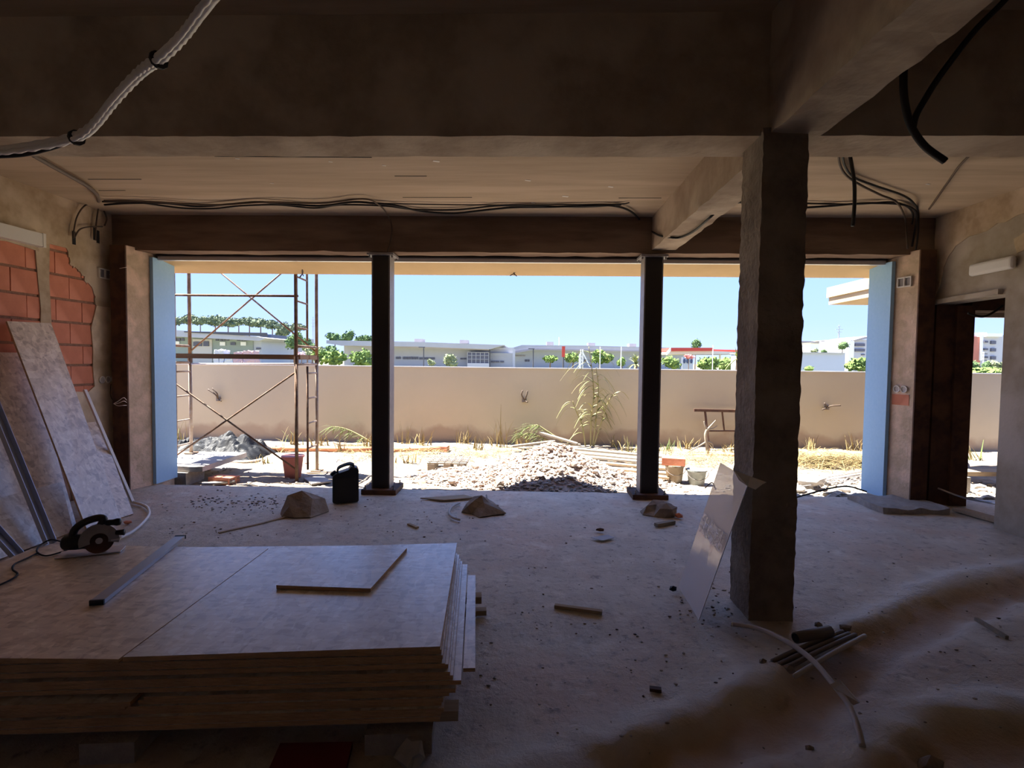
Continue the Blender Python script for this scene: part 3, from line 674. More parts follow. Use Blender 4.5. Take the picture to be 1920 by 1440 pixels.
# circular saw
s0 = pz(168, 1040, ST)
t = thing('circular_saw', s0, 'black handheld circular saw on left end of stack', 'saw')
def S(x, y, z): return s0 + Vector((x, y, z))
ROT = Matrix.Rotation(math.radians(24), 3, 'Z')
def SS(x, y, z): return s0 + ROT @ Vector((x, y, z))
nrm = ROT @ Vector((.25, -.95, .15)).normalized()
hub = SS(.045, .0, .075)
obj('base_plate', MB().obox(SS(.0, .03, .006), ROT @ Vector((.15, 0, 0)), ROT @ Vector((0, .055, 0)), (0, 0, .003)), 'alu', t)
obj('blade', MB().lathe(hub, [(.068, -.008), (.070, 0), (.068, .006), (.03, .008), (.03, .012)], 28, axis=nrm), 'rust_steel', t)
obj('blade_bolt', MB().lathe(hub + nrm * .012, [(.017, 0), (.017, .008), (.009, .008), (.009, .016)], 10, axis=nrm), 'alu', t)
u1 = nrm.cross(Vector((0, 0, 1))).normalized() * -1; u2 = u1.cross(nrm).normalized()
if u2.z < 0: u2 = -u2
arc = [hub + (u1 * math.cos(a) + u2 * math.sin(a)) * .092 for a in np.linspace(math.radians(-15), math.radians(195), 16)] 
arc += [hub + (u1 * math.cos(a) + u2 * math.sin(a)) * .042 for a in np.linspace(math.radians(195), math.radians(-15), 16)]
obj('blade_guard', MB().prism([p + nrm * .02 for p in arc], -nrm * .05), 'grey_steel', t)
mo = hub - nrm * .02
ax_ = ROT @ Vector((-1, .25, -.05)).normalized()
obj('motor', MB().lathe(mo + ax_ * .02, [(.044, 0), (.046, .03), (.042, .06), (.044, .10), (.042, .15), (.034, .16)], 18, axis=ax_), 'black_plastic', t, True)
hp = spline([mo + ax_ * .14 + Vector((0, 0, .02)), mo + ax_ * .12 + Vector((0, 0, .075)), mo + ax_ * .065 + Vector((0, 0, .112)), mo + Vector((0, 0, .128)), mo - ax_ * .025 + Vector((0, 0, .118)), mo - ax_ * .01 + Vector((0, 0, .085))], 5)
obj('handle', MB().tube(hp, .020, 10), 'black_plastic', t, True)
k0 = hub + u1 * -.005 + Vector((0, 0, .085))
ur = ROT @ Vector((1, -.15, 0)).normalized()
kb = hub + Vector((0, 0, .098)) + ur * .035
obj('front_knob', MB().lathe(kb, [(.012, 0), (.017, .01), (.016, .035), (.021, .055), (.019, .07), (.008, .076)], 14, axis=(ur + Vector((0, 0, .05))).normalized()), 'black_plastic', t, True)
obj('dust_spout', MB().lathe(hub + ur * .085 + Vector((0, 0, .04)), [(.014, 0), (.016, .03), (.018, .04)], 12, axis=ur), 'black_plastic', t, True)
obj('lever', MB().tube([hub + ur * .06 + nrm * .02, hub + ur * .105 + nrm * .02 + Vector((0, 0, .006))], .005, 6), 'alu', t)
cz = ST + .006
cp2 = [mo + ax_ * .175] + [pz(x, y, cz + .02) for x, y in [(96, 1012)]] + [pz(x, y, cz) for x, y in [(76, 1022), (69, 1034), (85, 1042), (112, 1036), (128, 1030)]]
obj('cord', MB().tube(spline(cp2, 6), .0045, 6), 'black_rubber', t, True)
obj('cord', MB().tube(spline([pz(x, y, cz) for x, y in [(72, 1036), (50, 1047), (27, 1058), (24, 1068), (33, 1076), (22, 1086), (-10, 1101)]], 6), .0045, 6), 'black_rubber', t, True)

# ------------------------------------------------------------------ boards and profiles leaning on the left wall
def lean(name, bl, br, tr, tl, th, label, mats=('osb', 'sheet_edge'), cat='board'):
    m_ = MB(); pts = [Vector(v) for v in (bl, br, tr, tl)]
    n_ = (pts[1] - pts[0]).cross(pts[3] - pts[0]).normalized()
    if n_.x > 0: n_ = -n_
    m_.prism(pts, n_ * th); m_.mi = [0, 0] + [1] * (len(m_.f) - 2)
    return tag(obj(name, m_, list(mats)), label, cat)
WX = LW + .10
lean('osb_board', pz(166, 1000), pz(229, 977), px(96, 606, WX + .04), px(13, 602, WX + .04), .018, 'tall narrow board leaning highest on left brick wall', ('osb_warm', 'sheet_edge'))
lean('osb_board', pz(195, 984, .0) + Vector((-.03, .12, 0)), pz(250, 963), px(186, 790, WX + .01), px(120, 797, WX + .01), .018, 'low board leaning behind the tall narrow one', ('osb_warm', 'sheet_edge'))
fb_ = lambda Yv, dx=0: Vector((-3.90 + dx, Yv, 0))
lean('osb_board', (-4.06, 3.35, 0), (-4.06, 4.66, 0), (WX - .04, 4.98, 1.56), (WX - .04, 3.62, 1.56), .018, 'large warm board leaning flat behind others on left wall', ('osb_warm', 'sheet_edge'))
lean('osb_board', (-3.95, 3.40, 0), (-3.95, 4.50, 0), (-4.66, 5.02, .95), (-4.66, 3.9, .95), .018, 'lower broad board in front of the large leaning one', ('osb', 'sheet_edge'))
def profile(a, b, w_, d_, mat, label, up):
    t_ = thing('metal_profile', a, label, 'profile')
    a, b = Vector(a), Vector(b); dr = (b - a).normalized(); u_ = Vector(up); sd_ = dr.cross(u_).normalized(); u_ = sd_.cross(dr).normalized()
    obj('web', MB().bar(a, b, w_, .003, up), mat, t_)
    for s in (-1, 1):
        o_ = sd_ * s * w_ / 2 + u_ * d_ / 2
        obj('lip', MB().bar(a + o_, b + o_, .004, d_, up), mat, t_)
profile(pz(80, 1021) + Vector((.05, 0, 0)), Vector((-4.50, 4.34, 1.15)), .075, .04, 'grey_alu', 'grey metal channel leaning across the boards at left', (1, 0, .5))
profile(pz(22, 1046) + Vector((.04, 0, 0)), Vector((-4.42, 3.62, 1.0)), .075, .04, 'grey_alu', 'grey metal channel leaning at the far left frame edge', (1, 0, .5))
tag(obj('white_profile', MB().bar(pz(249, 942), px(159, 731, WX + .02), .035, .02, (1, 0, .6)), 'white_plastic'), 'slim white profile leaning right of the boards', 'profile')

# ------------------------------------------------------------------ acrylic sheet leaning on the column
t = thing('acrylic_sheet', pz(1310, 1162), 'frosted clear acrylic sheet leaning against the concrete column', 'sheet')
A, B = pz(1310, 1162, .0), pz(1272, 1100, .0)
C_, D_ = px(1353, 868, 1.325), py(1405, 900, 3.17)
D_ = Vector((1.322, A.y + .01, .845)); C_ = Vector((1.322, B.y + .01, .86))
m_ = MB(); n_ = (B - A).cross(D_ - A).normalized(); m_.prism([A, B, C_, D_], n_ * .005)
so = obj('sheet', m_, 'acrylic', t)
obj('edge', MB().bar(A + Vector((0, -.002, 0)), D_ + Vector((0, -.002, 0)), .006, .004), 'white_paint', t)
# torn protective film: a curl at the top corner and a crumpled band lower down
fp = [py(u, v, d) for u, v, d in [(1374, 880, 3.16), (1406, 893, 3.14), (1437, 904, 3.10), (1429, 908, 3.08), (1416, 918, 3.09), (1402, 912, 3.12), (1385, 900, 3.15)]]
obj('film_flap', MB().prism(fp, (0, -.003, 0)), 'white_plastic', t)
fb = []; nU, nV = 14, 7
for j in range(nV + 1):
    for i in range(nU + 1):
        u_ = i / nU; v_ = j / nV
        hgt = .47 - .12 * (1 - u_) * 0 + (.13 * v_) + .03 * noise.noise(Vector((u_ * 4, v_ * 3, 1)))
        p_ = A.lerp(B, .05 + .9 * u_) ; q_ = D_.lerp(C_, .05 + .9 * u_)
        fb.append(p_.lerp(q_, hgt + .1 * u_ * 0) - n_ * (-.003) * 0 + n_ * (.006 + .012 * abs(noise.noise(Vector((u_ * 6, v_ * 4, 5))))) * (-1 if n_.x > 0 else 1))
m_ = MB(); m_.add(fb, [(j * (nU + 1) + i, j * (nU + 1) + i + 1, (j + 1) * (nU + 1) + i + 1, (j + 1) * (nU + 1) + i) for j in range(nV) for i in range(nU)])
obj('torn_film', m_, 'film', t)

# ------------------------------------------------------------------ floor things
def lump(x, y, sz, seed, label, mat='rock', dz=0):
    c = pz(x, y); return tag(obj('mortar_lump', MB().rock((c.x, c.y, dz), sz, seed, 2, .42), mat), label, 'lump')
lump(566, 960, (.22, .17, .17), 2, 'broken concrete lump on floor just left of black canister')
lump(903, 958, (.19, .15, .15), 5, 'broken concrete lump on floor before the rubble heap')
lump(1240, 962, (.17, .14, .14), 9, 'broken concrete lump at foot of right steel post')
# canister
cc = pz(648, 940); t = thing('fuel_canister', cc, 'black fuel canister standing by the left steel post', 'canister')
rz = Matrix.Rotation(math.radians(20), 3, 'Z')
def CN(x, y, z): return cc + rz @ Vector((x, y, z))
prof = [(-.135, .015), (-.12, 0), (.12, 0), (.135, .015), (.135, .34), (.115, .375), (.05, .385), (.035, .355), (-.06, .325), (-.10, .32), (-.135, .29)]
bd = obj('body', MB().prism([CN(x, -.075, z) for x, z in prof], rz @ Vector((0, .15, 0))), 'black_plastic', t)
mod = bd.modifiers.new('b', 'BEVEL'); mod.width = .014; mod.segments = 2
for s_ in (-.0785,):
    obj('rib', MB().prism([CN(x, s_, z) for x, z in [(-.10, .05), (.10, .05), (.10, .29), (-.10, .27)]], rz @ Vector((0, .004, 0))), 'black_plastic', t)
for off in (-.045, 0, .045):
    obj('handle', MB().tube(spline([CN(-.085, off, .315), CN(-.07, off, .37), CN(.02, off, .405), CN(.075, off, .40), (CN(.085, off, .375))], 4), .010, 8), 'black_plastic', t, True)
obj('cap', MB().lathe(CN(-.115, 0, .30), [(.034, 0), (.034, .03), (.026, .035)], 14, axis=(rz @ Vector((-.6, 0, .8)))), 'black_plastic', t)
# flat board and bits of conduit
q = [pz(788, 936), pz(832, 940), pz(893, 935), pz(870, 930)]
tag(obj('board_offcut', MB().prism([v + Vector((0, 0, .004)) for v in q], (0, 0, .012)), 'wood'), 'thin flat offcut on floor behind middle lump', 'board')
def on_floor(pp, r): return [Vector((*pz(x, y).xy, r + max(0, floor_z(*pz(x, y).xy)))) for x, y in pp]
cable('hose_piece', on_floor([(862, 977), (848, 972), (842, 962), (848, 952), (862, 945)], .012), .012, 'grey_conduit', 'grey curved hose piece left of the middle lump', 'hose')
cable('hose_piece', on_floor([(912, 930), (914, 940), (922, 947), (934, 950)], .010), .010, 'dark_conduit', 'dark curved conduit piece right of the middle lump', 'hose')
cable('hose', on_floor([(225, 1012), (248, 1000), (266, 985), (279, 968), (277, 955), (265, 948), (250, 944)], .014), .014, 'pale_conduit', 'pale hose looping on floor beside leaning boards', 'hose')
def stick(a, b, w_, h_, label, mat='wood'):
    a, b = pz(*a), pz(*b); z = max(floor_z(a.x, a.y), floor_z(b.x, b.y)) + h_ / 2 + .002
    return tag(obj('wood_stick', MB().bar((a.x, a.y, z), (b.x, b.y, z), w_, h_), mat), label, 'stick')
stick((1040, 1137), (1129, 1149), .03, .02, 'wooden stick on the open floor in the middle')
stick((766, 982), (783, 989), .03, .015, 'tiny pale wood piece behind the stack')
stick((1230, 986), (1263, 980), .05, .03, 'short broken batten on floor below right lump', 'grey_wood')
stick((480, 983), (560, 962), .03, .008, 'pale strip on floor running to the left lump', 'wood')
stick((410, 998), (480, 983), .03, .008, 'pale strip on floor behind stack, left half', 'wood')
stick((1830, 1160), (1888, 1195), .02, .02, 'thin stick on floor at far right', 'grey_wood')
stick((1218, 1292), (1240, 1295), .025, .015, 'dark chip on floor left of the trench', 'rust_steel')
tag(obj('brick_shard', MB().rock(pz(1273, 967, .02), (.045, .035, .025), 4, 1, .3), 'brick'), 'red brick shard right of the right lump', 'shard')
tag(obj('brick_shard', MB().rock(pz(240, 979, .015), (.04, .03, .018), 8, 1, .3), 'brick'), 'red brick shard beside the leaning boards', 'shard')
tag(obj('stone', MB().rock(pz(1262, 1103, .02), (.025, .025, .02), 6, 1, .3), 'black_rubber'), 'small black lump left of acrylic sheet foot', 'stone')
tag(obj('stone', MB().rock(pz(1125, 993, .015), (.04, .025, .018), 7, 1, .3), 'rust_steel'), 'small dark lump on floor right of middle', 'stone')
tag(obj('film_scrap', MB().prism([pz(x, y, .004) for x, y in [(1108, 1008), (1140, 1003), (1152, 1008), (1130, 1014)]], (0, 0, .002)), 'pale_blue_wall'), 'small bluish film scrap on the floor', 'scrap')
# conduits bridging the trench
def tz(x, y): return pz(x, y, 0.03)
GB = 'conduits in the trench'
for k_, (a, b) in enumerate([((1448, 1240), (1580, 1184)), ((1462, 1246), (1592, 1188)), ((1478, 1251), (1604, 1190)), ((1490, 1268), (1622, 1192))]):
    pts = [pz(*a, .015), pz((a[0] * 2 + b[0]) / 3, (a[1] * 2 + b[1]) / 3 - 2, .03), pz((a[0] + 2 * b[0]) / 3, (a[1] + 2 * b[1]) / 3 - 2, .035), pz(*b, .02)]
    tag(obj('conduit', MB().tube(spline(pts, 6), .012, 8), 'grey_conduit' if k_ == 3 else 'dark_conduit', smooth=True), f'{ORD[k_]} conduit from the column crossing the trench', 'conduit', GB)
a_, b_ = pz(1492, 1196, .06), pz(1556, 1183, .06)
t = thing('pipe_stub', (a_.x, a_.y, .03), 'short fat hollow pipe lying by the column foot', 'pipe')
obj('pipe', MB().tube([a_, b_], .030, 12, cap=True), 'dark_conduit', t, True)
d_ = (a_ - b_).normalized(); obj('bore', MB().tube([a_ + d_ * .001, a_ + d_ * .003], .024, 12), 'dark_void', t)
cp3 = [(1372, 1170, .02), (1420, 1178, .05), (1470, 1200, .09), (1520, 1235, .10), (1560, 1280, .09), (1590, 1320, .07), (1607, 1360, .05), (1617, 1400, .02)]
t = thing('bent_conduit', pz(1372, 1170, 0), 'long bent grey conduit arching across the trench', 'conduit')
obj('conduit', MB().tube(spline([pz(x, y, z) for x, y, z in cp3], 7), .013, 8), 'grey_conduit', t, True)
obj('end_cut', MB().tube([pz(1371, 1170, .02), pz(1375, 1171, .02)], .0145, 8), 'white_plastic', t)
q_ = [pz(1556, 1285, .10), pz(1575, 1276, .10), pz(1612, 1318, .08), pz(1600, 1322, .06)]
obj('split_sleeve', MB().prism(q_, (0, 0, .004)), 'grey_conduit', t)
RN.seed(11)
for k_ in range(7):
    c = pz(1390 + k_ * 35 + RN.uniform(-8, 8), 1182 + 8 * k_ % 23 + RN.uniform(0, 40))
for lab, x, y, s_ in (('stone on the mortar lip left of conduits', 1430, 1243, .022), ('rubble bit where conduits leave the floor', 1480, 1258, .03), ('dark bit behind the pipe stub', 1535, 1175, .028), ('rubble bit at far end of conduits', 1585, 1182, .03), ('pale chip in the trench earth', 1518, 1396, .02), ('pale stone at bottom right frame edge', 1745, 1430, .05)):
    c = pz(x, y); tag(obj('stone', MB().rock((c.x, c.y, floor_z(c.x, c.y) + s_ * .4), (s_, s_ * .8, s_ * .7), x, 1, .35), 'rock'), lab, 'stone')
# crumbs nobody could count
m_ = MB(); RN.seed(5)
def crumb(x, y, s):
    m_.rock((x, y, floor_z(x, y) + s * .3), (s * RN.uniform(.6, 1.6), s * RN.uniform(.6, 1.3), s * .5), RN.random() * 90, 1, .4, RN.choice([0, 0, 1, 2]))
for _ in range(240):
    p_ = pz(RN.uniform(900, 1900), RN.triangular(940, 1440, 1180))
    if abs(p_.x) < 4.4 and p_.y < 6.2 and not (p_.x < -.25 and p_.y < 3.4) and not (1.3 < p_.x < 1.66 and 3.1 < p_.y < 3.55): crumb(p_.x, p_.y, RN.uniform(.003, .009))
for _ in range(130):
    p_ = pz(RN.uniform(355, 520), RN.gauss(940, 9))
    if p_.y < 6.15: crumb(p_.x, p_.y, RN.uniform(.006, .014))
for _ in range(90):
    p_ = pz(RN.uniform(300, 900), RN.uniform(935, 1010))
    if p_.y < 6.15: crumb(p_.x, p_.y, RN.uniform(.004, .010))
for _ in range(60):
    p_ = pz(RN.gauss(1330, 40), RN.gauss(1120, 30)); 
    if p_.y < 6 and not (1.3 < p_.x < 1.66 and 3.1 < p_.y < 3.55): crumb(p_.x, p_.y, RN.uniform(.004, .011))
tag(obj('floor_crumbs', m_, ['rock', 'rust_steel', 'white_rubble']), 'scattered crumbs and chips across the dusty floor', 'debris', kind='stuff')
# doorway bits
a_, b_ = pz(1795, 958), pz(1868, 980)
tag(obj('threshold_board', MB().bar((a_.x, a_.y, .02), (b_.x + .05, b_.y - .1, .02), .12, .035), 'wood'), 'pale board lying on the doorway threshold', 'board')
cable('metal_rod', [py(1755, 914, 6.05), px(1810, 934, 4.72), Vector((4.62, 5.26, .20))], .012, 'alu', 'shiny metal rod slanting across the doorway', 'rod', 3)

# ------------------------------------------------------------------ yard
RN.seed(21)
gx2 = np.arange(-14, 14.01, .09); gy2 = np.arange(6.28, 10.55, .07)
X2, Y2 = np.meshgrid(gx2, gy2)
H2 = np.array([G + .03 * noise.noise(Vector((x * 1.3, y * 1.3, 8))) + .022 * noise.noise(Vector((x * 6, y * 6, 2))) + .05 * max(0, (y - 8.6)) * .5 for x, y in zip(X2.ravel(), Y2.ravel())])
def yard_z(x, y):
    return G + .03 * noise.noise(Vector((x * 1.3, y * 1.3, 8))) + .022 * noise.noise(Vector((x * 6, y * 6, 2))) + .025 * max(0, y - 8.6)
mb = MB(); n2 = len(gx2); mb.v = [Vector(q) for q in zip(X2.ravel(), Y2.ravel(), H2)]
mb.f = [(j * n2 + i, j * n2 + i + 1, (j + 1) * n2 + i + 1, (j + 1) * n2 + i) for j in range(len(gy2) - 1) for i in range(n2 - 1)]; mb.mi = [0] * len(mb.f)
struct('ground_yard', mb, 'yard_dirt', 'sunlit pale dirt yard with straw and rubble', True)
BW = 10.4
ztop = py(960, 691, BW).z
def boundary():
    m_ = MB().box(-16, 16, BW, BW + .16, -.3, ztop)
    return struct('wall_boundary', m_, 'boundary_render', 'long tan rendered boundary wall across the yard')
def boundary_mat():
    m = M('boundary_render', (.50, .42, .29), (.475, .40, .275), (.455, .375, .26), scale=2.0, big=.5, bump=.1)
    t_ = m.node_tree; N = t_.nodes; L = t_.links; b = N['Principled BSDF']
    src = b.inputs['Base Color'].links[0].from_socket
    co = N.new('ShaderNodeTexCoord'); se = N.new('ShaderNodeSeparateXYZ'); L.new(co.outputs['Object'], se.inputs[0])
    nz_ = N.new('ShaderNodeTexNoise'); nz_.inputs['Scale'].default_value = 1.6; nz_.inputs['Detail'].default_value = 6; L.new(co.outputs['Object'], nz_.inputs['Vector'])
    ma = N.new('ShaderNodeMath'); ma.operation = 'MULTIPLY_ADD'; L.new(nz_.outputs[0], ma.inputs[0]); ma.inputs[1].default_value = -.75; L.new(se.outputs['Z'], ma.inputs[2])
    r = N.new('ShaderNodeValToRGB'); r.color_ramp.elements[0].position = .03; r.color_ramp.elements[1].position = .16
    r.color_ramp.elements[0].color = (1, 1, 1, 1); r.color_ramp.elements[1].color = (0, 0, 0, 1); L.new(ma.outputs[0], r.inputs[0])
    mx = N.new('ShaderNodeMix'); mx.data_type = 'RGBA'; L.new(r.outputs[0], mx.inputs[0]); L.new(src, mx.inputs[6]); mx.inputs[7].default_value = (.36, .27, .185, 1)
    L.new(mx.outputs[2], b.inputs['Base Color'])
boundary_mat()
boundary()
struct('trim_6', MB().box(-16, 16, BW - .012, BW + .172, ztop, ztop + .02), 'cream_wall', 'pale coping along the boundary wall top')
# cable tails sticking out of the boundary wall
def tail(x, y, label, pp):
    c = py(x, y, BW - .01); t_ = thing('cable_tail', c, label, 'cable')
    obj('sleeve', MB().lathe(c, [(.045, -.04), (.045, .04)], 10), 'dark_conduit', t_)
    for qq in pp: obj('wire', MB().tube(spline([c + Vector((0, -.02, 0))] + [py(x + dx, y + dy, BW - .12) for dx, dy in qq], 5), .014, 6), 'brown_cable', t_, True)
tail(410, 748, 'wires poking from boundary wall behind the scaffold', [[(-6, -8), (-20, -18)], [(-3, -10), (-12, -20)], [(5, 4)]])
tail(983, 750, 'wires poking from boundary wall above the heap', [[(-5, -10), (-3, -18)], [(4, -8), (6, -17)], [(6, 4)]])
tail(1550, 764, 'wires poking from boundary wall near right reveal', [[(-4, -8)], [(10, -3), (26, -4)], [(-8, 4)]])
tail(1811, 766, 'wires poking from boundary wall in doorway view', [[(-4, -8)], [(6, -4)], [(-6, 4)]])
# wire ends under the eave
for x, lab in ((567, 'wire end hanging from eave above scaffold'), (964, 'wire end hanging from eave above the heap'), (1384, 'wire end hanging from eave beside the column')):
    t_ = thing('hanging_wire', py(x, 516, 6.85), lab, 'wire')
    for k_ in range(3):
        o_ = RN.uniform(-8, 8)
        obj('wire', MB().tube(spline([py(x, 505, 6.75), py(x - o_ * .2, 511, 6.82), py(x + o_, 518 + RN.uniform(-4, 4), 6.85)], 5), .006, 5), 'brown_cable', t_, True)

# ------------------------------------------------------------------ scaffold
y0s, y1s = 6.99, 7.68; xs = py(556, 800, y0s).x; xl = py(358, 800, y1s).x
t = thing('scaffold_tower', ((xs + xl) / 2, 7.33, G), 'rusty tube scaffold tower standing left in the yard', 'scaffold')
PR = .024
def pole(name, a, b, r=PR, mat='scaffold_rust'): return obj(name, MB().tube([a, b], r, 8), mat, t, True)
TOPZ = 2.72
zjoin = 1.53
feet = {(xs, y0s): G, (xs, y1s): G + .02, (xl, y1s): .13, (xl, y0s): .13}
for (x, y), z in feet.items():
    pole('standard', (x, y, z), (x, y, zjoin - .02), PR, 'scaffold_rust' if y == y0s else 'scaffold_pale')  # rear standards are paler below the join than above it
    pole('standard', (x, y, zjoin - .02), (x, y, TOPZ + 1.2), PR, 'scaffold_rust')
    obj('collar', MB().lathe((x, y, zjoin - .07), [(PR * 1.35, 0), (PR * 1.35, .1)], 8), 'scaffold_rust', t)
    obj('foot_plate', MB().box(x - .07, x + .07, y - .07, y + .07, z - .008, z + .008), 'scaffold_rust', t)
for x in (xs, xl):
    ym = y0s + .36
    pole('inner_standard', (x, ym, G + .1), (x, ym, zjoin - .1), .016)
    pole('inner_standard', (x, ym, zjoin + .25), (x, ym, TOPZ + 1.2), .016)
    for z in (.28, .63, .98, 1.33): pole('rung', (x, ym, z), (x, y1s, z), .013, 'scaffold_pale')
    for z in (1.46,): pole('transom', (x, y0s, z), (x, y1s, z), .018, 'scaffold_pale')
    for z in (1.95, 2.3, 2.62): pole('rung', (x, y0s, z), (x, ym, z - .01), .013)
    pole('transom', (x, y0s, 1.70), (x, y1s, 1.70), .018)
def brace(p, q_, mat='scaffold_rust'): pole('brace', p, q_, .012, mat)
brace((xl, y0s, 1.35), (xs, y0s, .05)); brace((xl, y0s, .05), (xs, y0s, 1.36))
brace((xl, y1s, 1.62), (xs + .0, y1s, 3.2)); brace((xl, y1s, 3.15), (xs, y1s, 1.63))
pole('ledger', (xl - .3, y0s, 2.36), (xs + .03, y0s, 2.36), .016)
pole('ledger', (xl, y1s, 1.44), (xs, y1s, 1.46), .014, 'white_paint')
for k_ in range(2):
    ya = y0s + .08 + k_ * .30
    obj('deck_board', MB().obox(((xl + xs) / 2 - .1, ya + .14, 1.555), ((xs - xl) / 2 + .12, 0, 0), (0, .14, 0), (0, 0, .032)), 'deck_wood', t)
# rubble heap
hc = Vector((.37, 7.5, G))
def heap_z(x, y):
    dx, dy = x - hc.x, y - hc.y
    r = math.hypot(dx / (1.12 if dx > 0 else 1.08), dy / (1.0 if dy > 0 else 1.28))
    h_ = .52 * max(0, 1 - r) ** .95 if r < 1 else 0
    r2 = math.hypot((dx + .75) / 1.35, (dy + .05) / .75)
    h2 = .15 * max(0, 1 - r2 * r2) if r2 < 1 else 0
    r3 = math.hypot((dx - .75) / 1.0, (dy + .1) / .6); h3 = .12 * max(0, 1 - r3 * r3) if r3 < 1 else 0
    z = max(h_ * 1.0, h2, h3) + .25 * min(h_, max(h2, h3))
    return z + .03 * noise.noise(Vector((x * 5, y * 5, 1))) * min(1, z * 8)
t = thing('rubble_heap', hc, 'pointed heap of pinkish rubble in front of boundary wall', 'rubble'); t['kind'] = 'stuff'
xs_ = np.arange(-2.0, 2.3, .05); ys_ = np.arange(6.30, 8.8, .05); m_ = MB(); nn = len(xs_)
m_.v = [Vector((x, y, G - .03 + heap_z(x, y) + .02 * noise.noise(Vector((x * 14, y * 14, 0))))) for y in ys_ for x in xs_]
m_.f = [(j * nn + i, j * nn + i + 1, (j + 1) * nn + i + 1, (j + 1) * nn + i) for j in range(len(ys_) - 1) for i in range(nn - 1)
        if max(heap_z(xs_[a], ys_[b]) for a in (i, i + 1) for b in (j, j + 1)) > .01]; m_.mi = [0] * len(m_.f)
ho = obj('mound', m_, 'rubble', t); ho['kind'] = 'stuff'
m_ = MB(); RN.seed(31); nst = 0
while nst < 6500:
    x, y = RN.uniform(-1.95, 2.2), RN.uniform(6.34, 8.4)
    z = heap_z(x, y)
    if z < .012 and RN.random() > .15: continue
    s_ = .006 + .022 * RN.random() ** 3
    m_.rock((x, y, G - .02 + z + s_ * .3), (s_ * RN.uniform(.8, 1.6), s_ * RN.uniform(.7, 1.3), s_ * RN.uniform(.5, .9)), nst * .37, 1, .45, RN.choice([0, 0, 1]))
    nst += 1
so = obj('rubble_stones', m_, ['rubble_stone', 'white_rubble'], t); so['kind'] = 'stuff'
for k_ in range(20):
    x, y = RN.uniform(-1.5, 1.9), RN.uniform(6.6, 7.6); s_ = RN.uniform(.035, .06)
    obj('stone', MB().rock((x, y, G + heap_z(x, y) + s_ * .2), (s_, s_ * .8, s_ * .6), 200 + k_, 1, .4), 'rubble_stone', t)
# loose straw and small stones over the yard
def blade(mb_, p, d, ln, wd, bend, mi=0, n=3):
    d = Vector(d).normalized(); s = d.cross(Vector((0, 0, 1)))
    if s.length < .05: s = Vector((1, 0, 0))
    s.normalize(); pts = []
    for i in range(n + 1):
        u_ = i / n; q = p + d * ln * u_ + Vector((0, 0, -bend * ln * u_ * u_)); ww = wd * (1 - u_ * .85)
        pts += [q - s * ww / 2, q + s * ww / 2]
    mb_.add(pts, [(2 * i, 2 * i + 1, 2 * i + 3, 2 * i + 2) for i in range(n)], mi)
m_ = MB(); RN.seed(41)
for _ in range(5200):
    r_ = RN.random()
    if r_ < .55: x, y = RN.uniform(2.4, 7.0), RN.gauss(9.2, .5)
    elif r_ < .8: x, y = RN.uniform(-3.2, -.2), RN.gauss(9.2, .5)
    else: x, y = RN.uniform(-7, 7), RN.gauss(9.6, .45)
    if not (7.2 < y < 9.95): continue
    a_ = RN.uniform(0, 6.28); blade(m_, Vector((x, y, yard_z(x, y) + RN.uniform(.0, .07))), (math.cos(a_), math.sin(a_), RN.uniform(-.05, .35)), RN.uniform(.1, .4), RN.uniform(.006, .014), RN.uniform(.05, .4), RN.choice([0, 0, 1]))
tag(obj('loose_straw', m_, ['straw', 'dry_grass']), 'dry yellow straw strewn along the boundary wall', 'straw', kind='stuff')
m_ = MB(); RN.seed(47)
for _ in range(1500):
    u_, v_ = RN.uniform(-1, 1), RN.uniform(-1, 1)
    if u_ * u_ + v_ * v_ > 1: continue
    x, y = 5.0 + u_ * .9, 9.0 + v_ * .5; a_ = RN.gauss(0, .5) + RN.choice([0, math.pi])
    blade(m_, Vector((x, y, yard_z(x, y) + .24 * (1 - u_ * u_) * (1 - v_ * v_) * RN.random())), (math.cos(a_), math.sin(a_), RN.uniform(-.05, .45)), RN.uniform(.25, .6), RN.uniform(.008, .018), RN.uniform(.2, .6), RN.choice([0, 0, 1]), 4)
tag(obj('straw_heap', m_, ['straw', 'dry_grass']), 'low heap of yellow straw near right reveal', 'straw', kind='stuff')
m_ = MB(); RN.seed(43)
for _ in range(900):
    x, y = RN.uniform(-5, 5), 6.58 + abs(RN.gauss(0, .7)); s_ = .006 + .022 * RN.random() ** 3
    if y < 9.6: m_.rock((x, y, yard_z(x, y) + s_ * .2), (s_ * 1.4, s_, s_ * .7), _ * .77, 1, .45, RN.choice([0, 1]))
for _ in range(420):
    x, y = RN.uniform(2.9, 6.5), RN.uniform(6.58, 7.8); s_ = .015 + .06 * RN.random() ** 3
    m_.rock((x, y, yard_z(x, y) + s_ * .3), (s_ * 1.3, s_, s_ * .6), _ * .31, 1, .5, 1)
tag(obj('yard_rubble', m_, ['rubble_stone', 'white_rubble']), 'scattered pale stones and plaster bits on yard ground', 'rubble', kind='stuff')
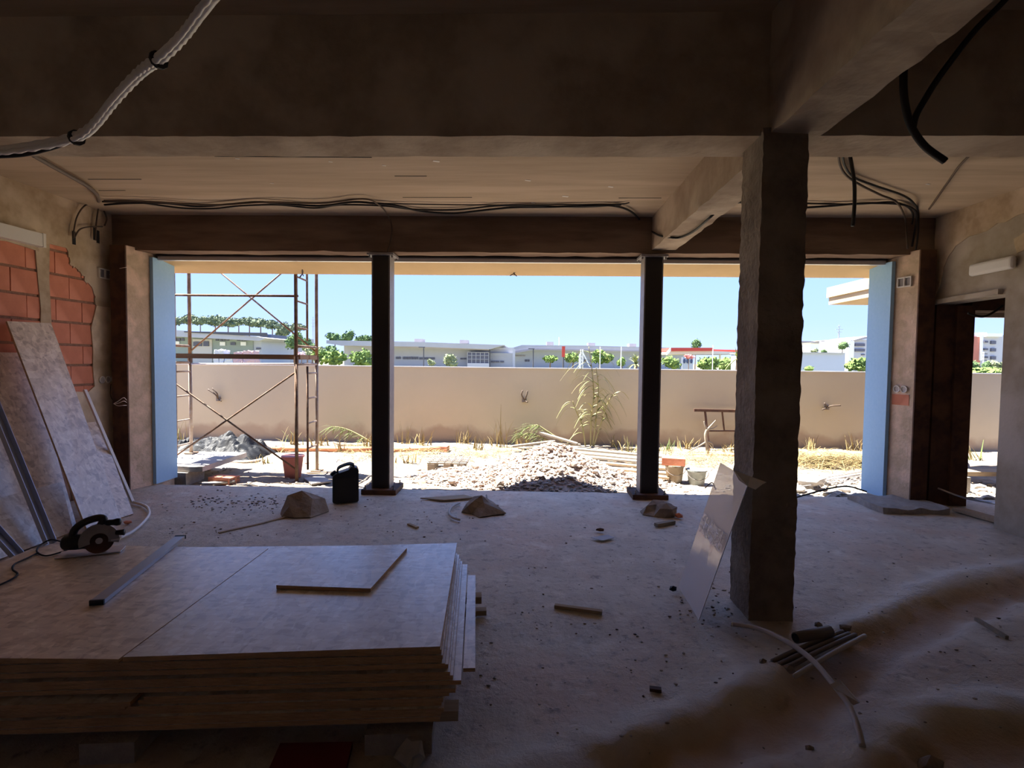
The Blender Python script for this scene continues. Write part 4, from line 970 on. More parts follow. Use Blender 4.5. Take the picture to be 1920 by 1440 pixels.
# dry weeds and reeds
def weed(x, y, h, n, seed, label, mats=('dry_grass', 'reed_leaf'), spread=.5, cat='weed', wd=.026):
    r = random.Random(seed); c = Vector((x, y, yard_z(x, y) - .01)); m1 = MB()
    for k_ in range(n):
        a_ = r.uniform(0, 6.28); tilt = r.uniform(.05, spread)
        blade(m1, c + Vector((r.gauss(0, .09), r.uniform(-.06, .06), 0)), (math.cos(a_) * tilt, math.sin(a_) * tilt * .6, 1), h * r.uniform(.45, 1.05), wd * r.uniform(.6, 1.2), r.uniform(.0, .45), r.choice([0, 1]) if len(mats) > 1 else 0, 5)
    return tag(obj('weed', m1, list(mats)), label, cat)
def at(x, y): p = pz(x, y, G); return p.x, min(p.y, 10.2)
weed(*at(553, 836), .55, 22, 1, 'tall pale weed clump behind the front scaffold pole')
weed(*at(845 + 95, 842), .85, 12, 2, 'tall thin dry weed left of the heap top', ('dry_grass',), .35)
weed(*at(925, 840), .5, 16, 3, 'bushy dry weed left of the heap top', ('dry_grass', 'straw'), .8)
weed(*at(760, 835), .6, 10, 4, 'sparse dry weed beside the left steel post', ('dry_grass',), .5)
weed(*at(1180, 850), .42, 16, 5, 'drooping green weed before the planks', ('reed_leaf', 'dry_grass'), .8)
weed(*at(1250, 848), .3, 22, 6, 'low green weed right of the right steel post', ('green_leaf', 'reed_leaf'), .9)
weed(*at(640, 850), .38, 18, 7, 'dry weed tuft right of the scaffold', ('straw', 'dry_grass'), .8)
weed(*at(460, 845), .4, 14, 8, 'dry weed behind the black tarp', ('dry_grass', 'straw'), .9)
weed(*at(335, 830), .45, 16, 9, 'dry weed at the left reveal edge', ('dry_grass', 'reed_leaf'), .6)
weed(*at(1830, 865), .5, 14, 10, 'green weed in doorway view before the wall', ('green_leaf', 'dry_grass'), .9)
weed(*at(765, 870), .3, 20, 12, 'yellow grass tuft right of the left steel post', ('straw', 'dry_grass'), .9)
weed(*at(490, 868), .22, 14, 13, 'small grass tuft right of the black tarp', ('straw', 'reed_leaf'), .9)
RW_ = [(600, 838, .35, 16), (690, 842, .4, 18), (790, 838, .45, 14), (870, 836, .4, 16), (900, 845, .35, 18), (985, 838, .5, 12), (1150, 842, .35, 14), (1290, 846, .3, 14), (520, 848, .3, 16), (1365, 850, .3, 12), (1520, 848, .35, 14), (1590, 848, .4, 16)]
RWL = ['low dry tuft at wall foot behind the pink bucket', 'dry tuft at wall foot left of left steel post', 'dry tuft at wall foot above the orange pipe', 'dry tuft at wall foot between orange pipe and heap', 'dry tuft directly left of the tall thin weed', 'dry tuft beside the fallen palm fronds', 'dry tuft at wall foot right of the giant reed', 'dry tuft at wall foot left of the trestle', 'dry tuft right of the black tarp', 'dry tuft under the trestle', 'dry tuft at wall foot right of the column', 'dry tuft at wall foot beside right reveal']
for k_, ((x_, y_, h_, n_), lab) in enumerate(zip(RW_, RWL)): weed(*at(x_, y_), h_, n_ + 8, 70 + k_, lab, ('straw', 'dry_grass'), .9)
# giant reed
def reed(label, x, y, seed, stems):
    c = Vector((x, y, yard_z(x, y))); t_ = thing('giant_reed', c, label, 'reed'); r = random.Random(seed)
    for pp, nl, sc_ in stems:
        pts = spline([c + Vector((pp[0][0], 0, 0))] + [py(u, v, y - .05 * i) for i, (u, v) in enumerate(pp[1:])], 6)
        st_ = obj('stem', MB().tube(pts, [.017 * (1 - .7 * i / len(pts)) for i in range(len(pts))], 7), 'reed_stem', t_, True)
        for k_ in range(nl):
            f_ = .25 + .75 * (k_ + r.random() * .5) / nl; p_ = pts[min(len(pts) - 1, int(f_ * (len(pts) - 1)))]
            a_ = r.choice([0, math.pi]) + r.uniform(-.9, .9); m1 = MB()
            blade(m1, p_, (math.cos(a_), math.sin(a_) * .6, r.uniform(.3, 1.2)), r.uniform(.35, .7) * sc_, r.uniform(.04, .07), r.uniform(.7, 1.4), 0, 8)
            obj('leaf', m1, r.choice(['reed_leaf', 'reed_leaf', 'reed_stem']), t_)
reed('tall green giant reed growing right of the heap', *at(1105, 838), 3, [([(0, 0), (1108, 790), (1113, 740), (1110, 695), (1104, 650)], 34, 1.0), ([(.04, 0), (1118, 780), (1122, 730), (1118, 690)], 16, .9),
     ([(-.1, 0), (1092, 800), (1080, 770), (1074, 752)], 9, .8), ([(.06, 0), (1128, 790), (1142, 750), (1155, 737)], 9, .8)])
# fallen palm fronds
def frond(pp, y, label, seed):
    r = random.Random(seed); pts = spline([py(u, v, y) for u, v in pp], 6); t_ = thing('palm_frond', pts[0], label, 'frond')
    obj('stalk', MB().tube(pts, [.02 * (1 - .8 * i / len(pts)) for i in range(len(pts))], 6), 'reed_stem', t_, True)
    m1 = MB()
    for i, p_ in enumerate(pts[4:]):
        for s in (-1, 1):
            for _ in range(2):
                blade(m1, p_, (r.uniform(.2, .9) * (1 if pts[-1].x > pts[0].x else -1), -s * .5, r.uniform(-.1, .5) * s), r.uniform(.2, .36), .018, r.uniform(.2, .5), 0, 3)
    fo_ = obj('leaflets', m1, 'green_leaf', t_); fo_['kind'] = 'stuff'
frond([(700, 832), (672, 815), (645, 803), (622, 800)], 10.0, 'dark green fallen palm frond left of left steel post', 1)
frond([(1055, 828), (1025, 808), (1005, 797), (985, 805)], 9.9, 'dark green fallen palm frond behind the heap top', 2)
frond([(1040, 832), (1010, 818), (990, 812), (975, 820)], 9.8, 'lower fallen palm frond beside the heap top', 4)
# dead yucca
c = Vector((*at(1328, 852), 0)); t = thing('dead_plant', c, 'pale dead forked plant leaning before the trestle', 'plant')
def yp(u, v): return py(u, v, c.y)
obj('trunk', MB().tube(spline([yp(1328, 853), yp(1325, 835), yp(1323, 815), yp(1326, 805)], 5), [.03] * 6 + [.028] * 6 + [.025] * 4, 7), 'grey_wood', t, True)
for pp in ([(1325, 828), (1308, 838), (1280, 852)], [(1325, 828), (1335, 832), (1337, 842)], [(1326, 806), (1335, 796), (1342, 788)], [(1326, 806), (1322, 798), (1320, 790)], [(1326, 806), (1338, 803), (1345, 798)]):
    obj('branch', MB().tube(spline([yp(*q) for q in pp], 5), [.02 * (1 - .06 * i) for i in range(11)], 6), 'grey_wood', t, True)
# rusty trestle by the wall
yt = 10.15; t = thing('trestle', py(1355, 845, yt), 'rusty metal trestle standing against boundary wall', 'trestle')
def tp(u, v, d=0): return py(u, v, yt + d)
obj('top_rail', MB().bar(tp(1301, 769), tp(1400, 771), .05, .05), 'rust_steel', t)
for u, d in ((1322, -.1), (1395, -.1), (1322, .12), (1395, .12)):
    a_ = tp(u, 771); b_ = tp(u + (8 if u < 1350 else -6), 845, d); obj('leg', MB().tube([a_, b_], .02, 6), 'rust_steel', t)
obj('cross_rail', MB().tube([tp(1329, 808), tp(1392, 808)], .016, 6), 'rust_steel', t)
obj('strut', MB().tube([tp(1354, 771), tp(1358, 808)], .016, 6), 'rust_steel', t)
# black tarp
RN.seed(51); m_ = MB(); nu, nv = 60, 34; tc_ = pz(418, 855, G); tcx, tcy = tc_.x, 8.75
for j in range(nv + 1):
    for i in range(nu + 1):
        u_, v_ = i / nu * 2 - 1, j / nv * 2 - 1
        x, y = tcx + u_ * .74, tcy + v_ * .5
        prof_ = max(0, 1 - abs(u_ + .0) ** 3.2) * max(0, 1 - v_ * v_) ** .6 * (.38 + .06 * u_)
        rid = abs(noise.noise(Vector((u_ * 2.6 + v_ * 1.2, v_ * 3, 4)))) + .35 * abs(noise.noise(Vector((u_ * 5, v_ * 3 + u_ * 3, 7)))) + .06 * noise.noise(Vector((u_ * 13, v_ * 12, 2)))
        m_.v.append(Vector((x + .05 * noise.noise(Vector((u_ * 5, v_ * 5, 1))), y, yard_z(x, y) + .005 + prof_ * (.72 + .5 * rid))))
m_.f = [(j * (nu + 1) + i, j * (nu + 1) + i + 1, (j + 1) * (nu + 1) + i + 1, (j + 1) * (nu + 1) + i) for j in range(nv) for i in range(nu)]; m_.mi = [0] * len(m_.f)
tag(obj('tarp', m_, 'tarp'), 'crumpled black plastic tarp heaped behind the scaffold', 'tarp')
m_ = MB(); nu, nv = 24, 14; tc_ = pz(345, 858, G)
for j in range(nv + 1):
    for i in range(nu + 1):
        u_, v_ = i / nu * 2 - 1, j / nv * 2 - 1; x, y = tc_.x - .05 + u_ * .5, 8.7 + v_ * .35
        m_.v.append(Vector((x, y, yard_z(x, y) + .005 + max(0, 1 - u_ * u_) * max(0, 1 - v_ * v_) * (.14 + .3 * abs(noise.noise(Vector((u_ * 4, v_ * 4, 9))))))))
m_.f = [(j * (nu + 1) + i, j * (nu + 1) + i + 1, (j + 1) * (nu + 1) + i + 1, (j + 1) * (nu + 1) + i) for j in range(nv) for i in range(nu)]; m_.mi = [0] * len(m_.f)
tag(obj('tarp', m_, 'tarp'), 'low fold of black tarp next to the left reveal', 'tarp')
cable('hose', [pz(x, y, G + .02) for x, y in [(360, 858), (390, 862), (430, 865), (470, 865), (490, 861)]], .02, 'pale_conduit', 'pale hose lying in front of the black tarp', 'hose')
# buckets
def bucket(x, y, r0, r1, h, mat, label, handle=True):
    c = pz(x, y, G); c = Vector((c.x, c.y + r0, yard_z(c.x, c.y + r0) - .005)); t_ = thing('bucket', c, label, 'bucket')
    obj('shell', MB().lathe(c, [(r0, 0), (r1, h), (r1 + .008, h), (r1 + .008, h - .02), (r1 - .008, h), (r0 - .01, .02)], 24), mat, t_, True)
    obj('rim', MB().lathe(c + Vector((0, 0, h - .02)), [(r1 + .002, 0), (r1 + .012, .004), (r1 + .012, .022), (r1 - .004, .024)], 24), mat, t_)
    if handle: obj('handle', MB().tube([c + Vector((math.cos(a_) * (r1 + .014), -math.sin(a_) * .06 - .05, h - .03 - math.sin(a_) * .10)) for a_ in np.linspace(0, math.pi, 12)], .004, 5), 'grey_steel', t_)
    return c
bucket(543, 900, .105, .14, .30, 'pink_plastic', 'pink plastic bucket behind the front scaffold pole', False)
bc = bucket(1268, 906, .10, .125, .24, 'beige_plastic', 'dirty beige bucket with a red brick on top', True)
bucket(1310, 910, .10, .13, .22, 'pale_bucket', 'pale grey mortar bucket right of beige bucket', True)
def hollow_brick(c, ax, ay, hx, hy, hz, label):
    c = Vector(c); t_ = thing('hollow_brick', c, label, 'brick'); ax = Vector(ax).normalized(); ay = Vector(ay).normalized()
    obj('body', MB().obox(c + Vector((0, 0, hz)), ax * hx, ay * hy, (0, 0, hz)), 'brick', t_)
    for i in (-1, 0, 1):
        for k_ in (-1, 1):
            obj('hole', MB().obox(c + Vector((0, 0, hz + k_ * hz * .46)) + ax * hx + ay * i * hy * .62, ax * .002, ay * hy * .24, (0, 0, hz * .34)), 'mortar', t_)
hollow_brick(bc + Vector((-.02, 0, .245)), (1, -.25, 0), (.25, 1, 0), .155, .10, .05, 'red hollow brick lying on the beige bucket')
c = pz(412, 908, G); hollow_brick((c.x, c.y + .1, yard_z(c.x, c.y) - .01), (1, -.2, 0), (.2, 1, 0), .16, .1, .05, 'orange hollow brick on ground near left reveal')
# blocks under the left scaffold feet
def block(x0, x1, y0_, y1_, z0, z1, label, mat='concrete_block'): return tag(obj('block', MB().rough_box(x0, x1, y0_, y1_, z0, z1, .06, .004), mat), label, 'block')
block(-5.2, -4.38, 6.70, 7.1, G - .03, .045, 'low concrete block against left reveal outside')
block(-5.3, -4.20, 6.76, 7.85, .052, .118, 'pale slab on block carrying left scaffold feet', 'white_rubble')
batten_ = tag(obj('plank', MB().obox((-4.0, 6.78, G + .03), (.16, .10, 0), (-.03, .05, 0), (0, 0, .012)), 'white_rubble'), 'short white plank at the slab edge near left reveal', 'plank')
tag(obj('plank', MB().obox((xs + .06, y1s, G - .005), (.18, .02, 0), (-.01, .1, 0), (0, 0, .018)), 'wood'), 'wood pad under the rear scaffold pole', 'plank')
c = pz(595, 903, G); tag(obj('plank', MB().obox((c.x, c.y, c.z + .02), (.12, -.16, 0), (.1, .08, 0), (0, 0, .01)), 'white_rubble'), 'white board scrap right of front scaffold pole', 'plank')
# little pallet with wire grid
c = pz(838, 884, G); t = thing('pallet', (c.x, c.y + .15, G), 'small broken pallet with wire grid left of heap', 'pallet')
for dx in (-.24, .0, .2):
    for dy in (0, .3): obj('foot_block', MB().obox((c.x + dx, c.y + dy + .03, G + .055), (.05, 0, 0), (0, .05, 0), (0, 0, .055)), 'grey_wood', t)
for k_ in range(4): obj('slat', MB().obox((c.x, c.y + .02 + k_ * .11, G + .12), (.30, 0, 0), (0, .03, 0), (0, 0, .009)), 'grey_wood', t)
for k_ in range(6): obj('grid_wire', MB().tube([(c.x - .27 + k_ * .11, c.y - .02, G + .15), (c.x - .25 + k_ * .11, c.y + .42, G + .16)], .006, 5), 'grey_steel', t)
for k_ in range(4): obj('grid_wire', MB().tube([(c.x - .30, c.y + .02 + k_ * .12, G + .155), (c.x + .32, c.y + .03 + k_ * .12, G + .15)], .006, 5), 'grey_steel', t)
# plank pile right of the heap, pipes along the wall
def lying(name, a, b, w_, h_, z, mat, label, cat='plank'):
    pa, pb = pz(*a, G + z), pz(*b, G + z)
    return tag(obj(name, MB().bar(pa, pb, w_, h_), mat), label, cat, 'planks beside the heap' if cat == 'plank' else None)
for k_, (a, b, w_, z, m2) in enumerate([((1080, 842), (1262, 858), .14, .12, 'grey_wood'), ((1070, 848), (1255, 866), .14, .10, 'grey_wood'), ((1090, 856), (1270, 872), .14, .10, 'grey_wood'), ((1085, 864), (1262, 880), .12, .09, 'wood'),
                                        ((1105, 875), (1262, 889), .13, .08, 'wood'), ((1110, 884), (1255, 896), .12, .06, 'wood')]):
    lying('plank', a, b, w_, .03, z, m2, f'{ORD[k_]} plank from the back in pile beside heap')
a_, b_ = py(1012, 811, 9.8), py(1082, 832, 9.6)
tag(obj('plank', MB().bar(a_, b_, .12, .03), 'grey_wood'), 'weathered plank sloping down behind the heap top', 'plank')
tag(obj('plank', MB().bar(py(960, 837, 9.5), py(1040, 827, 9.65), .1, .03), 'grey_wood'), 'pale plank end left of the heap top', 'plank')
tag(obj('plank', MB().bar(py(1030, 832, 9.6), py(1088, 834, 9.65), .1, .03), 'grey_wood'), 'pale plank lying flat behind the heap', 'plank')
cable('pvc_pipe', [pz(480, 841, G + .06), pz(600, 842, G + .06), pz(700, 843, G + .06)], .055, 'orange_pipe', 'long orange pipe along boundary wall behind scaffold', 'pipe', 2)
cable('pvc_pipe', [pz(728, 843, G + .06), pz(835, 842, G + .06)], .055, 'orange_pipe', 'orange pipe along boundary wall left of heap', 'pipe', 2)
cable('pvc_pipe', [pz(1300, 852, G + .03), pz(1400, 855, G + .03)], .03, 'orange_pipe', 'thin orange pipe at wall foot below trestle', 'pipe', 2)
hb = pz(825, 847, G); hollow_brick((hb.x, hb.y, yard_z(hb.x, hb.y)), (1, -.1, 0), (.1, 1, 0), .15, .1, .05, 'red hollow brick at end of the orange pipe')
for k_, (a, b) in enumerate([((1490, 905), (1640, 880)), ((1498, 908), (1640, 886)), ((1505, 902), (1640, 891)), ((1500, 912), (1640, 896)), ((1530, 904), (1640, 884))]):
    tag(obj('rebar', MB().tube([pz(*a, G + .05 + .01 * k_), pz(*b, G + .07)], .009, 6), 'grey_steel'), f'{ORD[k_]} steel rod from the top lying near right reveal', 'rod', 'rods by the right reveal')
cable('cable', [pz(x, y, z) for x, y, z in [(1488, 934, .03), (1520, 925, .05), (1555, 916, .10), (1590, 912, .14), (1625, 922, .1)]], .010, 'black_rubber', 'black cable arcing over rubble beside right reveal')
cable('twig', [pz(x, y, z) for x, y, z in [(1322, 915, 0), (1335, 905, .12), (1342, 918, .02)]], .007, 'rust_steel', 'dark bent wire standing right of pale bucket', 'wire')
tag(obj('plaster_slab', MB().rock(pz(1520, 900, 0), (.2, .15, .07), 77, 2, .3), 'white_rubble'), 'broken pale plaster slab right of the column outside', 'rubble')
for lab, x, y, s_ in (('large white plaster lump at slab edge near right reveal', 1570, 930, .10), ('white plaster lump beside the right reveal foot', 1604, 932, .08)):
    tag(obj('plaster_lump', MB().rock(pz(x, y, G + .02), (s_ * 1.5, s_, s_ * .6), x, 2, .4), 'white_rubble'), lab, 'rubble')
tag(obj('block', MB().box(5.35, 5.75, 7.0, 7.35, G - .03, .10), 'concrete_block'), 'grey block on ground in the doorway view', 'block')
tag(obj('plank', MB().obox((6.0, 7.6, .05), (.9, .05, 0), (-.01, .12, 0), (0, 0, .03)), 'wood'), 'pale plank lying in the doorway view', 'plank')
tag(obj('plaster_lump', MB().rock((6.2, 8.05, .1), (.3, .25, .2), 88, 2, .3), 'white_rubble'), 'white heap of plaster in doorway view', 'rubble')

# ------------------------------------------------------------------ beyond the wall
GZ = -.6
struct('ground_far', MB().add([(-900, 10.2, GZ), (900, 10.2, GZ), (900, 1500, GZ), (-900, 1500, GZ)], [(0, 1, 2, 3)]), 'far_ground', 'open ground beyond the boundary wall')
def bxp(name, mb_parent, x0, x1, yt_, yb_, Yd, depth, mat):
    a, b = py(x0, yt_, Yd), py(x1, yt_, Yd); zb = py((x0 + x1) / 2, yb_, Yd).z if yb_ is not None else GZ
    zt_ = (a.z + b.z) / 2
    return obj(name, MB().box(a.x, b.x, Yd, Yd + depth, zb, zt_), mat, mb_parent)
def slabp(name, parent, pts, Yd, depth, mat): return obj(name, MB().prism([py(x, y, Yd) for x, y in pts], (0, depth, 0)), mat, parent)
def building(name, x, Yd, label): 
    p = py(x, 690, Yd); return thing(name, (p.x, p.y, GZ), label, 'building')
# green-grey shed
Y1 = 90
t = building('warehouse', 410, Y1, 'green-grey warehouse with overhanging white roof at left')
bxp('wall', t, 250, 474, 630, None, Y1, 12, 'green_wall')
bxp('wall_end', t, 474, 490, 632, None, Y1 + .2, 11, 'pale_blue_wall')
slabp('roof', t, [(250, 617), (330, 619), (480, 631), (500, 634), (486, 639), (330, 631), (250, 628)], Y1 - 3, 16, 'roof_grey')
slabp('roof_panels', t, [(345, 621), (500, 624), (502, 631), (455, 629), (345, 623)], Y1 - 3.2, .2, 'pole_dark')
for g in ((326, 333, 340), (404, 411, 417, 424), (444, 450, 457, 463)):
    for x in g: bxp('window', t, x, x + 5, 634, 639, Y1 - .15, .2, 'window_dark')
for x0, x1, y0_, y1_, m2 in ((326, 336, 640, 645, 'sign_white'), (412, 422, 641, 648, 'sign_white'), (432, 441, 642, 647, 'window_dark'), (451, 461, 641, 648, 'sign_white')): bxp('sign', t, x0, x1, y0_, y1_, Y1 - .2, .1, m2)
bxp('gate', t, 361, 397, 636, None, Y1 - .2, .3, 'cream_wall'); bxp('gate_window', t, 362, 378, 641, 649, Y1 - .4, .1, 'window_dark'); bxp('gate_window', t, 381, 391, 640, 649, Y1 - .4, .1, 'window_dark')
bxp('band', t, 480, 488, 652, 655, Y1, .3, 'window_dark')
t = building('annex_block', 500, Y1 + 18, 'navy and white annex at the warehouse end')
bxp('navy_box', t, 489, 508, 627, 650, Y1 + 18, 10, 'navy'); bxp('white_box', t, 489, 508, 647, None, Y1 + 15, 3, 'wall_white')
t = building('pale_shed', 525, Y1 + 32, 'plain pale shed right of the navy annex')
bxp('wall', t, 508, 540, 631, None, Y1 + 32, 15, 'roof_grey'); bxp('awning', t, 506, 525, 650, 653, Y1 + 29, 3, 'navy')
# goods in the yard of the warehouse
for k_, (x0, x1, yt_, m2, lab) in enumerate([(400, 409, 657, 'wall_white', 'white crate stack left in warehouse yard'), (410, 419, 656, 'wall_white', 'white crate stack right of the other in warehouse yard'), (421, 436, 665, 'wall_white', 'low pale pallet load in the warehouse yard'),
                                             (438, 455, 660, 'pink_bush', 'taller pinkish pallet load in warehouse yard'), (456, 476, 658, 'pink_bush', 'pinkish pallet load nearest the white annex')]):
    a, b = py(x0, yt_, 70), py(x1, yt_, 70); tag(obj('pallet_load', MB().rough_box(a.x, b.x, 70, 71.5, GZ, a.z, .3, .12, fr=2.5), m2), lab, 'goods')
# white school
Y2_ = 110; Y2B = 140
t = building('school_wing', 800, Y2_, 'long white building wing with wide flat roof, left')
bxp('wall', t, 645, 962, 650, None, Y2_, 20, 'wall_white')
slabp('roof', t, [(612, 638), (780, 641), (946, 647), (918, 655), (780, 650), (645, 648), (612, 644)], Y2_ - 4, 26, 'roof_grey')
slabp('roof_soffit', t, [(618, 644), (780, 649.5), (918, 654), (916, 656.5), (780, 652.5), (640, 648)], Y2_ - 3.5, .5, 'roof_under')
for x in (728, 733, 742, 747): bxp('window', t, x, x + 4, 669, 673, Y2_ - .2, .3, 'window_dark')
for x in range(755, 784, 5): bxp('window', t, x, x + 4, 669, 673.5, Y2_ - .2, .3, 'window_dark')
for x in range(786, 813, 6): bxp('window', t, x, x + 5, 670, 674, Y2_ - .2, .3, 'window_dark')
for x in (863, 869): bxp('window', t, x, x + 5, 671, 674, Y2_ - .2, .3, 'window_dark')
for x in (777, 862): bxp('roof_unit', t, x, x + 15, 635.5 if x < 800 else 637.5, 644, Y2_ + 2, 3, 'roof_under')
bxp('glass_block', t, 876, 917, 660, None, Y2_ - 3, 4, 'window_dark')
for x in (876, 884, 892, 900, 908, 916): bxp('mullion', t, x, x + 1, 660, 681, Y2_ - 3.2, .2, 'roof_grey')
for y_ in (660, 666, 673): bxp('rail', t, 876, 917, y_, y_ + .8, Y2_ - 3.2, .2, 'roof_grey')
bxp('plinth', t, 876, 917, 681, None, Y2_ - 3.4, .5, 'wall_white')
bxp('post', t, 917, 919, 652, None, Y2_ - 3, .5, 'pole_dark')
bxp('link_wall', t, 919, 960, 662, None, Y2_ - 1, 5, 'roof_grey'); 
for x in (921, 929, 938): bxp('window', t, x, x + 7, 676.5, 679.5, Y2_ - 1.2, .3, 'window_dark')
t = building('school_hall', 1100, Y2B, 'long white building wing behind small trees, centre')
bxp('wall', t, 962, 1300, 656, None, Y2B, 20, 'pale_blue_wall')
slabp('roof', t, [(936, 660), (978, 647), (1100, 648), (1300, 653), (1300, 660), (1100, 656), (1000, 654), (958, 663)], Y2B - 4, 26, 'roof_grey')
slabp('roof_soffit', t, [(944, 661.5), (1000, 653.5), (1100, 655.5), (1300, 659), (1300, 661), (1100, 658), (1000, 656), (958, 664)], Y2B - 4.3, .5, 'roof_under')
for x, y_ in ((1025, 641), (1103, 643), (1180, 644.5)): bxp('roof_unit', t, x, x + 13, y_, 650, Y2B + 2, 3, 'roof_under')
obj('flue', MB().tube([py(1048.5, 650, Y2B), py(1048.5, 632, Y2B)], .14, 8), 'pole_grey', t)
for x in (984, 989, 1095): bxp('window', t, x, x + 4, 674, 678, Y2B - .2, .3, 'window_dark')
for x in range(962, 985, 6): bxp('louvre', t, x, x + 5, 666, 668, Y2B - .2, .3, 'roof_under')
# petrol canopy
Y3 = 75
t = building('petrol_station', 1310, Y3, 'red fuel station canopy right of the right steel post')
slabp('fascia', t, [(1258, 652), (1338, 652), (1338, 658), (1257, 658.5)], Y3, 12, 'red_paint')
slabp('fascia', t, [(1338, 655), (1400, 656.5), (1400, 661), (1338, 660)], Y3 + 2, 12, 'red_paint')
slabp('side_fascia', t, [(1248, 664), (1258, 652), (1258, 658), (1251, 666)], Y3 - 1, .4, 'sign_white')
slabp('soffit', t, [(1257, 658.5), (1338, 658), (1400, 661), (1400, 664), (1300, 664), (1252, 664)], Y3 + .5, 10, 'cream_wall')
for x in (1286, 1350): bxp('pillar', t, x, x + 2, 662, None, Y3 + 5, .4, 'sign_white')
sgn = thing('sign_panel', (py(1290, 680, 60).x, 60, GZ), 'white panel with three dark ovals under fuel canopy', 'sign')
bxp('panel', sgn, 1279, 1300, 670, None, 60, .1, 'pale_blue_wall')
for x in (1283, 1289, 1296): obj('oval', MB().lathe(py(x, 679, 59.95), [(.14, 0), (.14, .05)], 14, axis=(0, -1, 0)), 'navy', sgn).scale = (1, 1, 1.9)
# right-hand houses
t = building('blue_grey_wall_shed', 1540, 45, 'plain pale blue-grey shed wall behind right yard')
bxp('wall', t, 1440, 1585, 662, None, 45, 8, 'pale_blue_wall'); bxp('cap', t, 1440, 1585, 660.5, 662, 44.8, 8.4, 'roof_grey')
def house(name, x0, x1, yt_, Yd, mat, label, rows=(), roof=None, side=None):
    t_ = building(name, (x0 + x1) / 2, Yd, label); bxp('wall', t_, x0, x1, yt_, None, Yd, 12, mat)
    for (xa, xb, ya, yb_) in rows: bxp('window', t_, xa, xb, ya, yb_, Yd - .3, .4, 'window_dark')
    if roof: slabp('roof', t_, roof, Yd - .5, 13, 'roof_under')
    if side: bxp('side_wall', t_, *side, Yd - .4, .3, 'sign_white')
    return t_
house('apartment_house', 1470, 1520, 640, 175, 'wall_white', 'pale low apartment house beside the concrete column', [(1500, 1503, 645, 648), (1507, 1510, 645, 648), (1500, 1503, 652, 655), (1507, 1510, 652, 655)], [(1465, 641), (1490, 639), (1525, 640), (1530, 642)])
house('white_house', 1520, 1545, 643, 150, 'sign_white', 'small white house in the middle of the right skyline', [], [(1518, 643), (1530, 642), (1545, 642.5), (1545, 644)])
house('hill_house', 1545, 1600, 640, 190, 'roof_under', 'dark roofed house row on the right skyline', [(1558, 1564, 648, 652)], [(1530, 640), (1560, 637), (1600, 634), (1600, 642), (1545, 643)])
house('white_block', 1592, 1640, 637, 120, 'wall_white', 'white apartment block with dark balconies by right reveal', [(1604, 1622, 644, 649), (1604, 1622, 654, 659), (1616, 1622, 664, 666)], [(1600, 638), (1620, 632), (1640, 629), (1640, 633), (1604, 639)], (1591, 1602, 639, None))
t = building('red_panel_apartments', 1845, 140, 'white apartment block with tall terracotta panel through doorway')
bxp('wall', t, 1790, 1900, 628, None, 140, 15, 'wall_white'); bxp('panel', t, 1818, 1840, 631, None, 139, 1.2, 'terracotta_panel')
bxp('fin', t, 1840, 1844, 629, 676, 138.6, 1.5, 'sign_white'); bxp('fin', t, 1814, 1818, 630, 672, 138.6, 1.5, 'pale_blue_wall')
bxp('parapet', t, 1815, 1850, 623, 630, 141, 10, 'pale_blue_wall'); bxp('penthouse', t, 1851, 1880, 625, 631, 139, 10, 'sign_white')
for y_ in (639, 653, 668):
    bxp('window', t, 1846, 1853, y_, y_ + 3.5, 139.6, .5, 'window_dark'); bxp('window', t, 1859, 1868, y_, y_ + 6, 139.6, .5, 'window_dark')
    bxp('window', t, 1806, 1811, y_, y_ + 6, 139.6, .5, 'window_dark')
# poles, lamps, pylons
def pole_t(name, x, yt_, Yd, r, mat, label, extra=None):
    a = py(x, yt_, Yd); t_ = thing(name, (a.x, a.y, GZ), label, 'pole'); obj('pole', MB().tube([(a.x, a.y, GZ), a], r, 6), mat, t_)
    if extra: extra(t_, a)
    return t_
def lamp_head(t_, a): obj('lamp_head', MB().obox(a + Vector((-.3, 0, 0)), (.5, 0, 0), (0, .12, 0), (0, 0, .06)), 'pole_dark', t_)
pole_t('street_lamp', 794.5, 651, 85, .09, 'pole_dark', 'dark lamp post before the left white wing', lamp_head)
pole_t('street_lamp', 1000, 654, 85, .09, 'pole_dark', 'dark lamp post before the centre white wing', lamp_head)
def flag(t_, a): obj('banner', MB().obox(a + Vector((.0, -.1, -.5)), (.18, 0, 0), (0, .03, 0), (0, 0, .6)), 'red_paint', t_)
pole_t('banner_pole', 1056.5, 651, 60, .10, 'pole_dark', 'dark pole with red banner among small trees', flag)
for x, yt_, lab in ((1086.5, 664, 'thin white pole left of the white lattice mast'), (1125.5, 650, 'thin white pole between small trees'), (1165, 650, 'thin white pole left of the palm'), (1337, 647, 'white pole in front of the fuel canopy')):
    pole_t('flag_pole', x, yt_, 50, .035, 'sign_white', lab)
a = py(1092, 655, 50); t = thing('lattice_mast', (a.x, a.y, GZ), 'white lattice mast with slanting stay behind the reed', 'mast')
for dx in (0, 4): obj('leg', MB().tube([py(1089 + dx, 655, 50), Vector((py(1089 + dx, 655, 50).x, 50, GZ))], .05, 5), 'sign_white', t)
obj('stay', MB().tube([py(1091, 657, 50), py(1106, 688, 50)], .05, 5), 'sign_white', t)
for k_ in range(4): obj('bar', MB().tube([py(1089, 660 + 7 * k_, 50), py(1093, 664 + 7 * k_, 50)], .03, 5), 'sign_white', t)
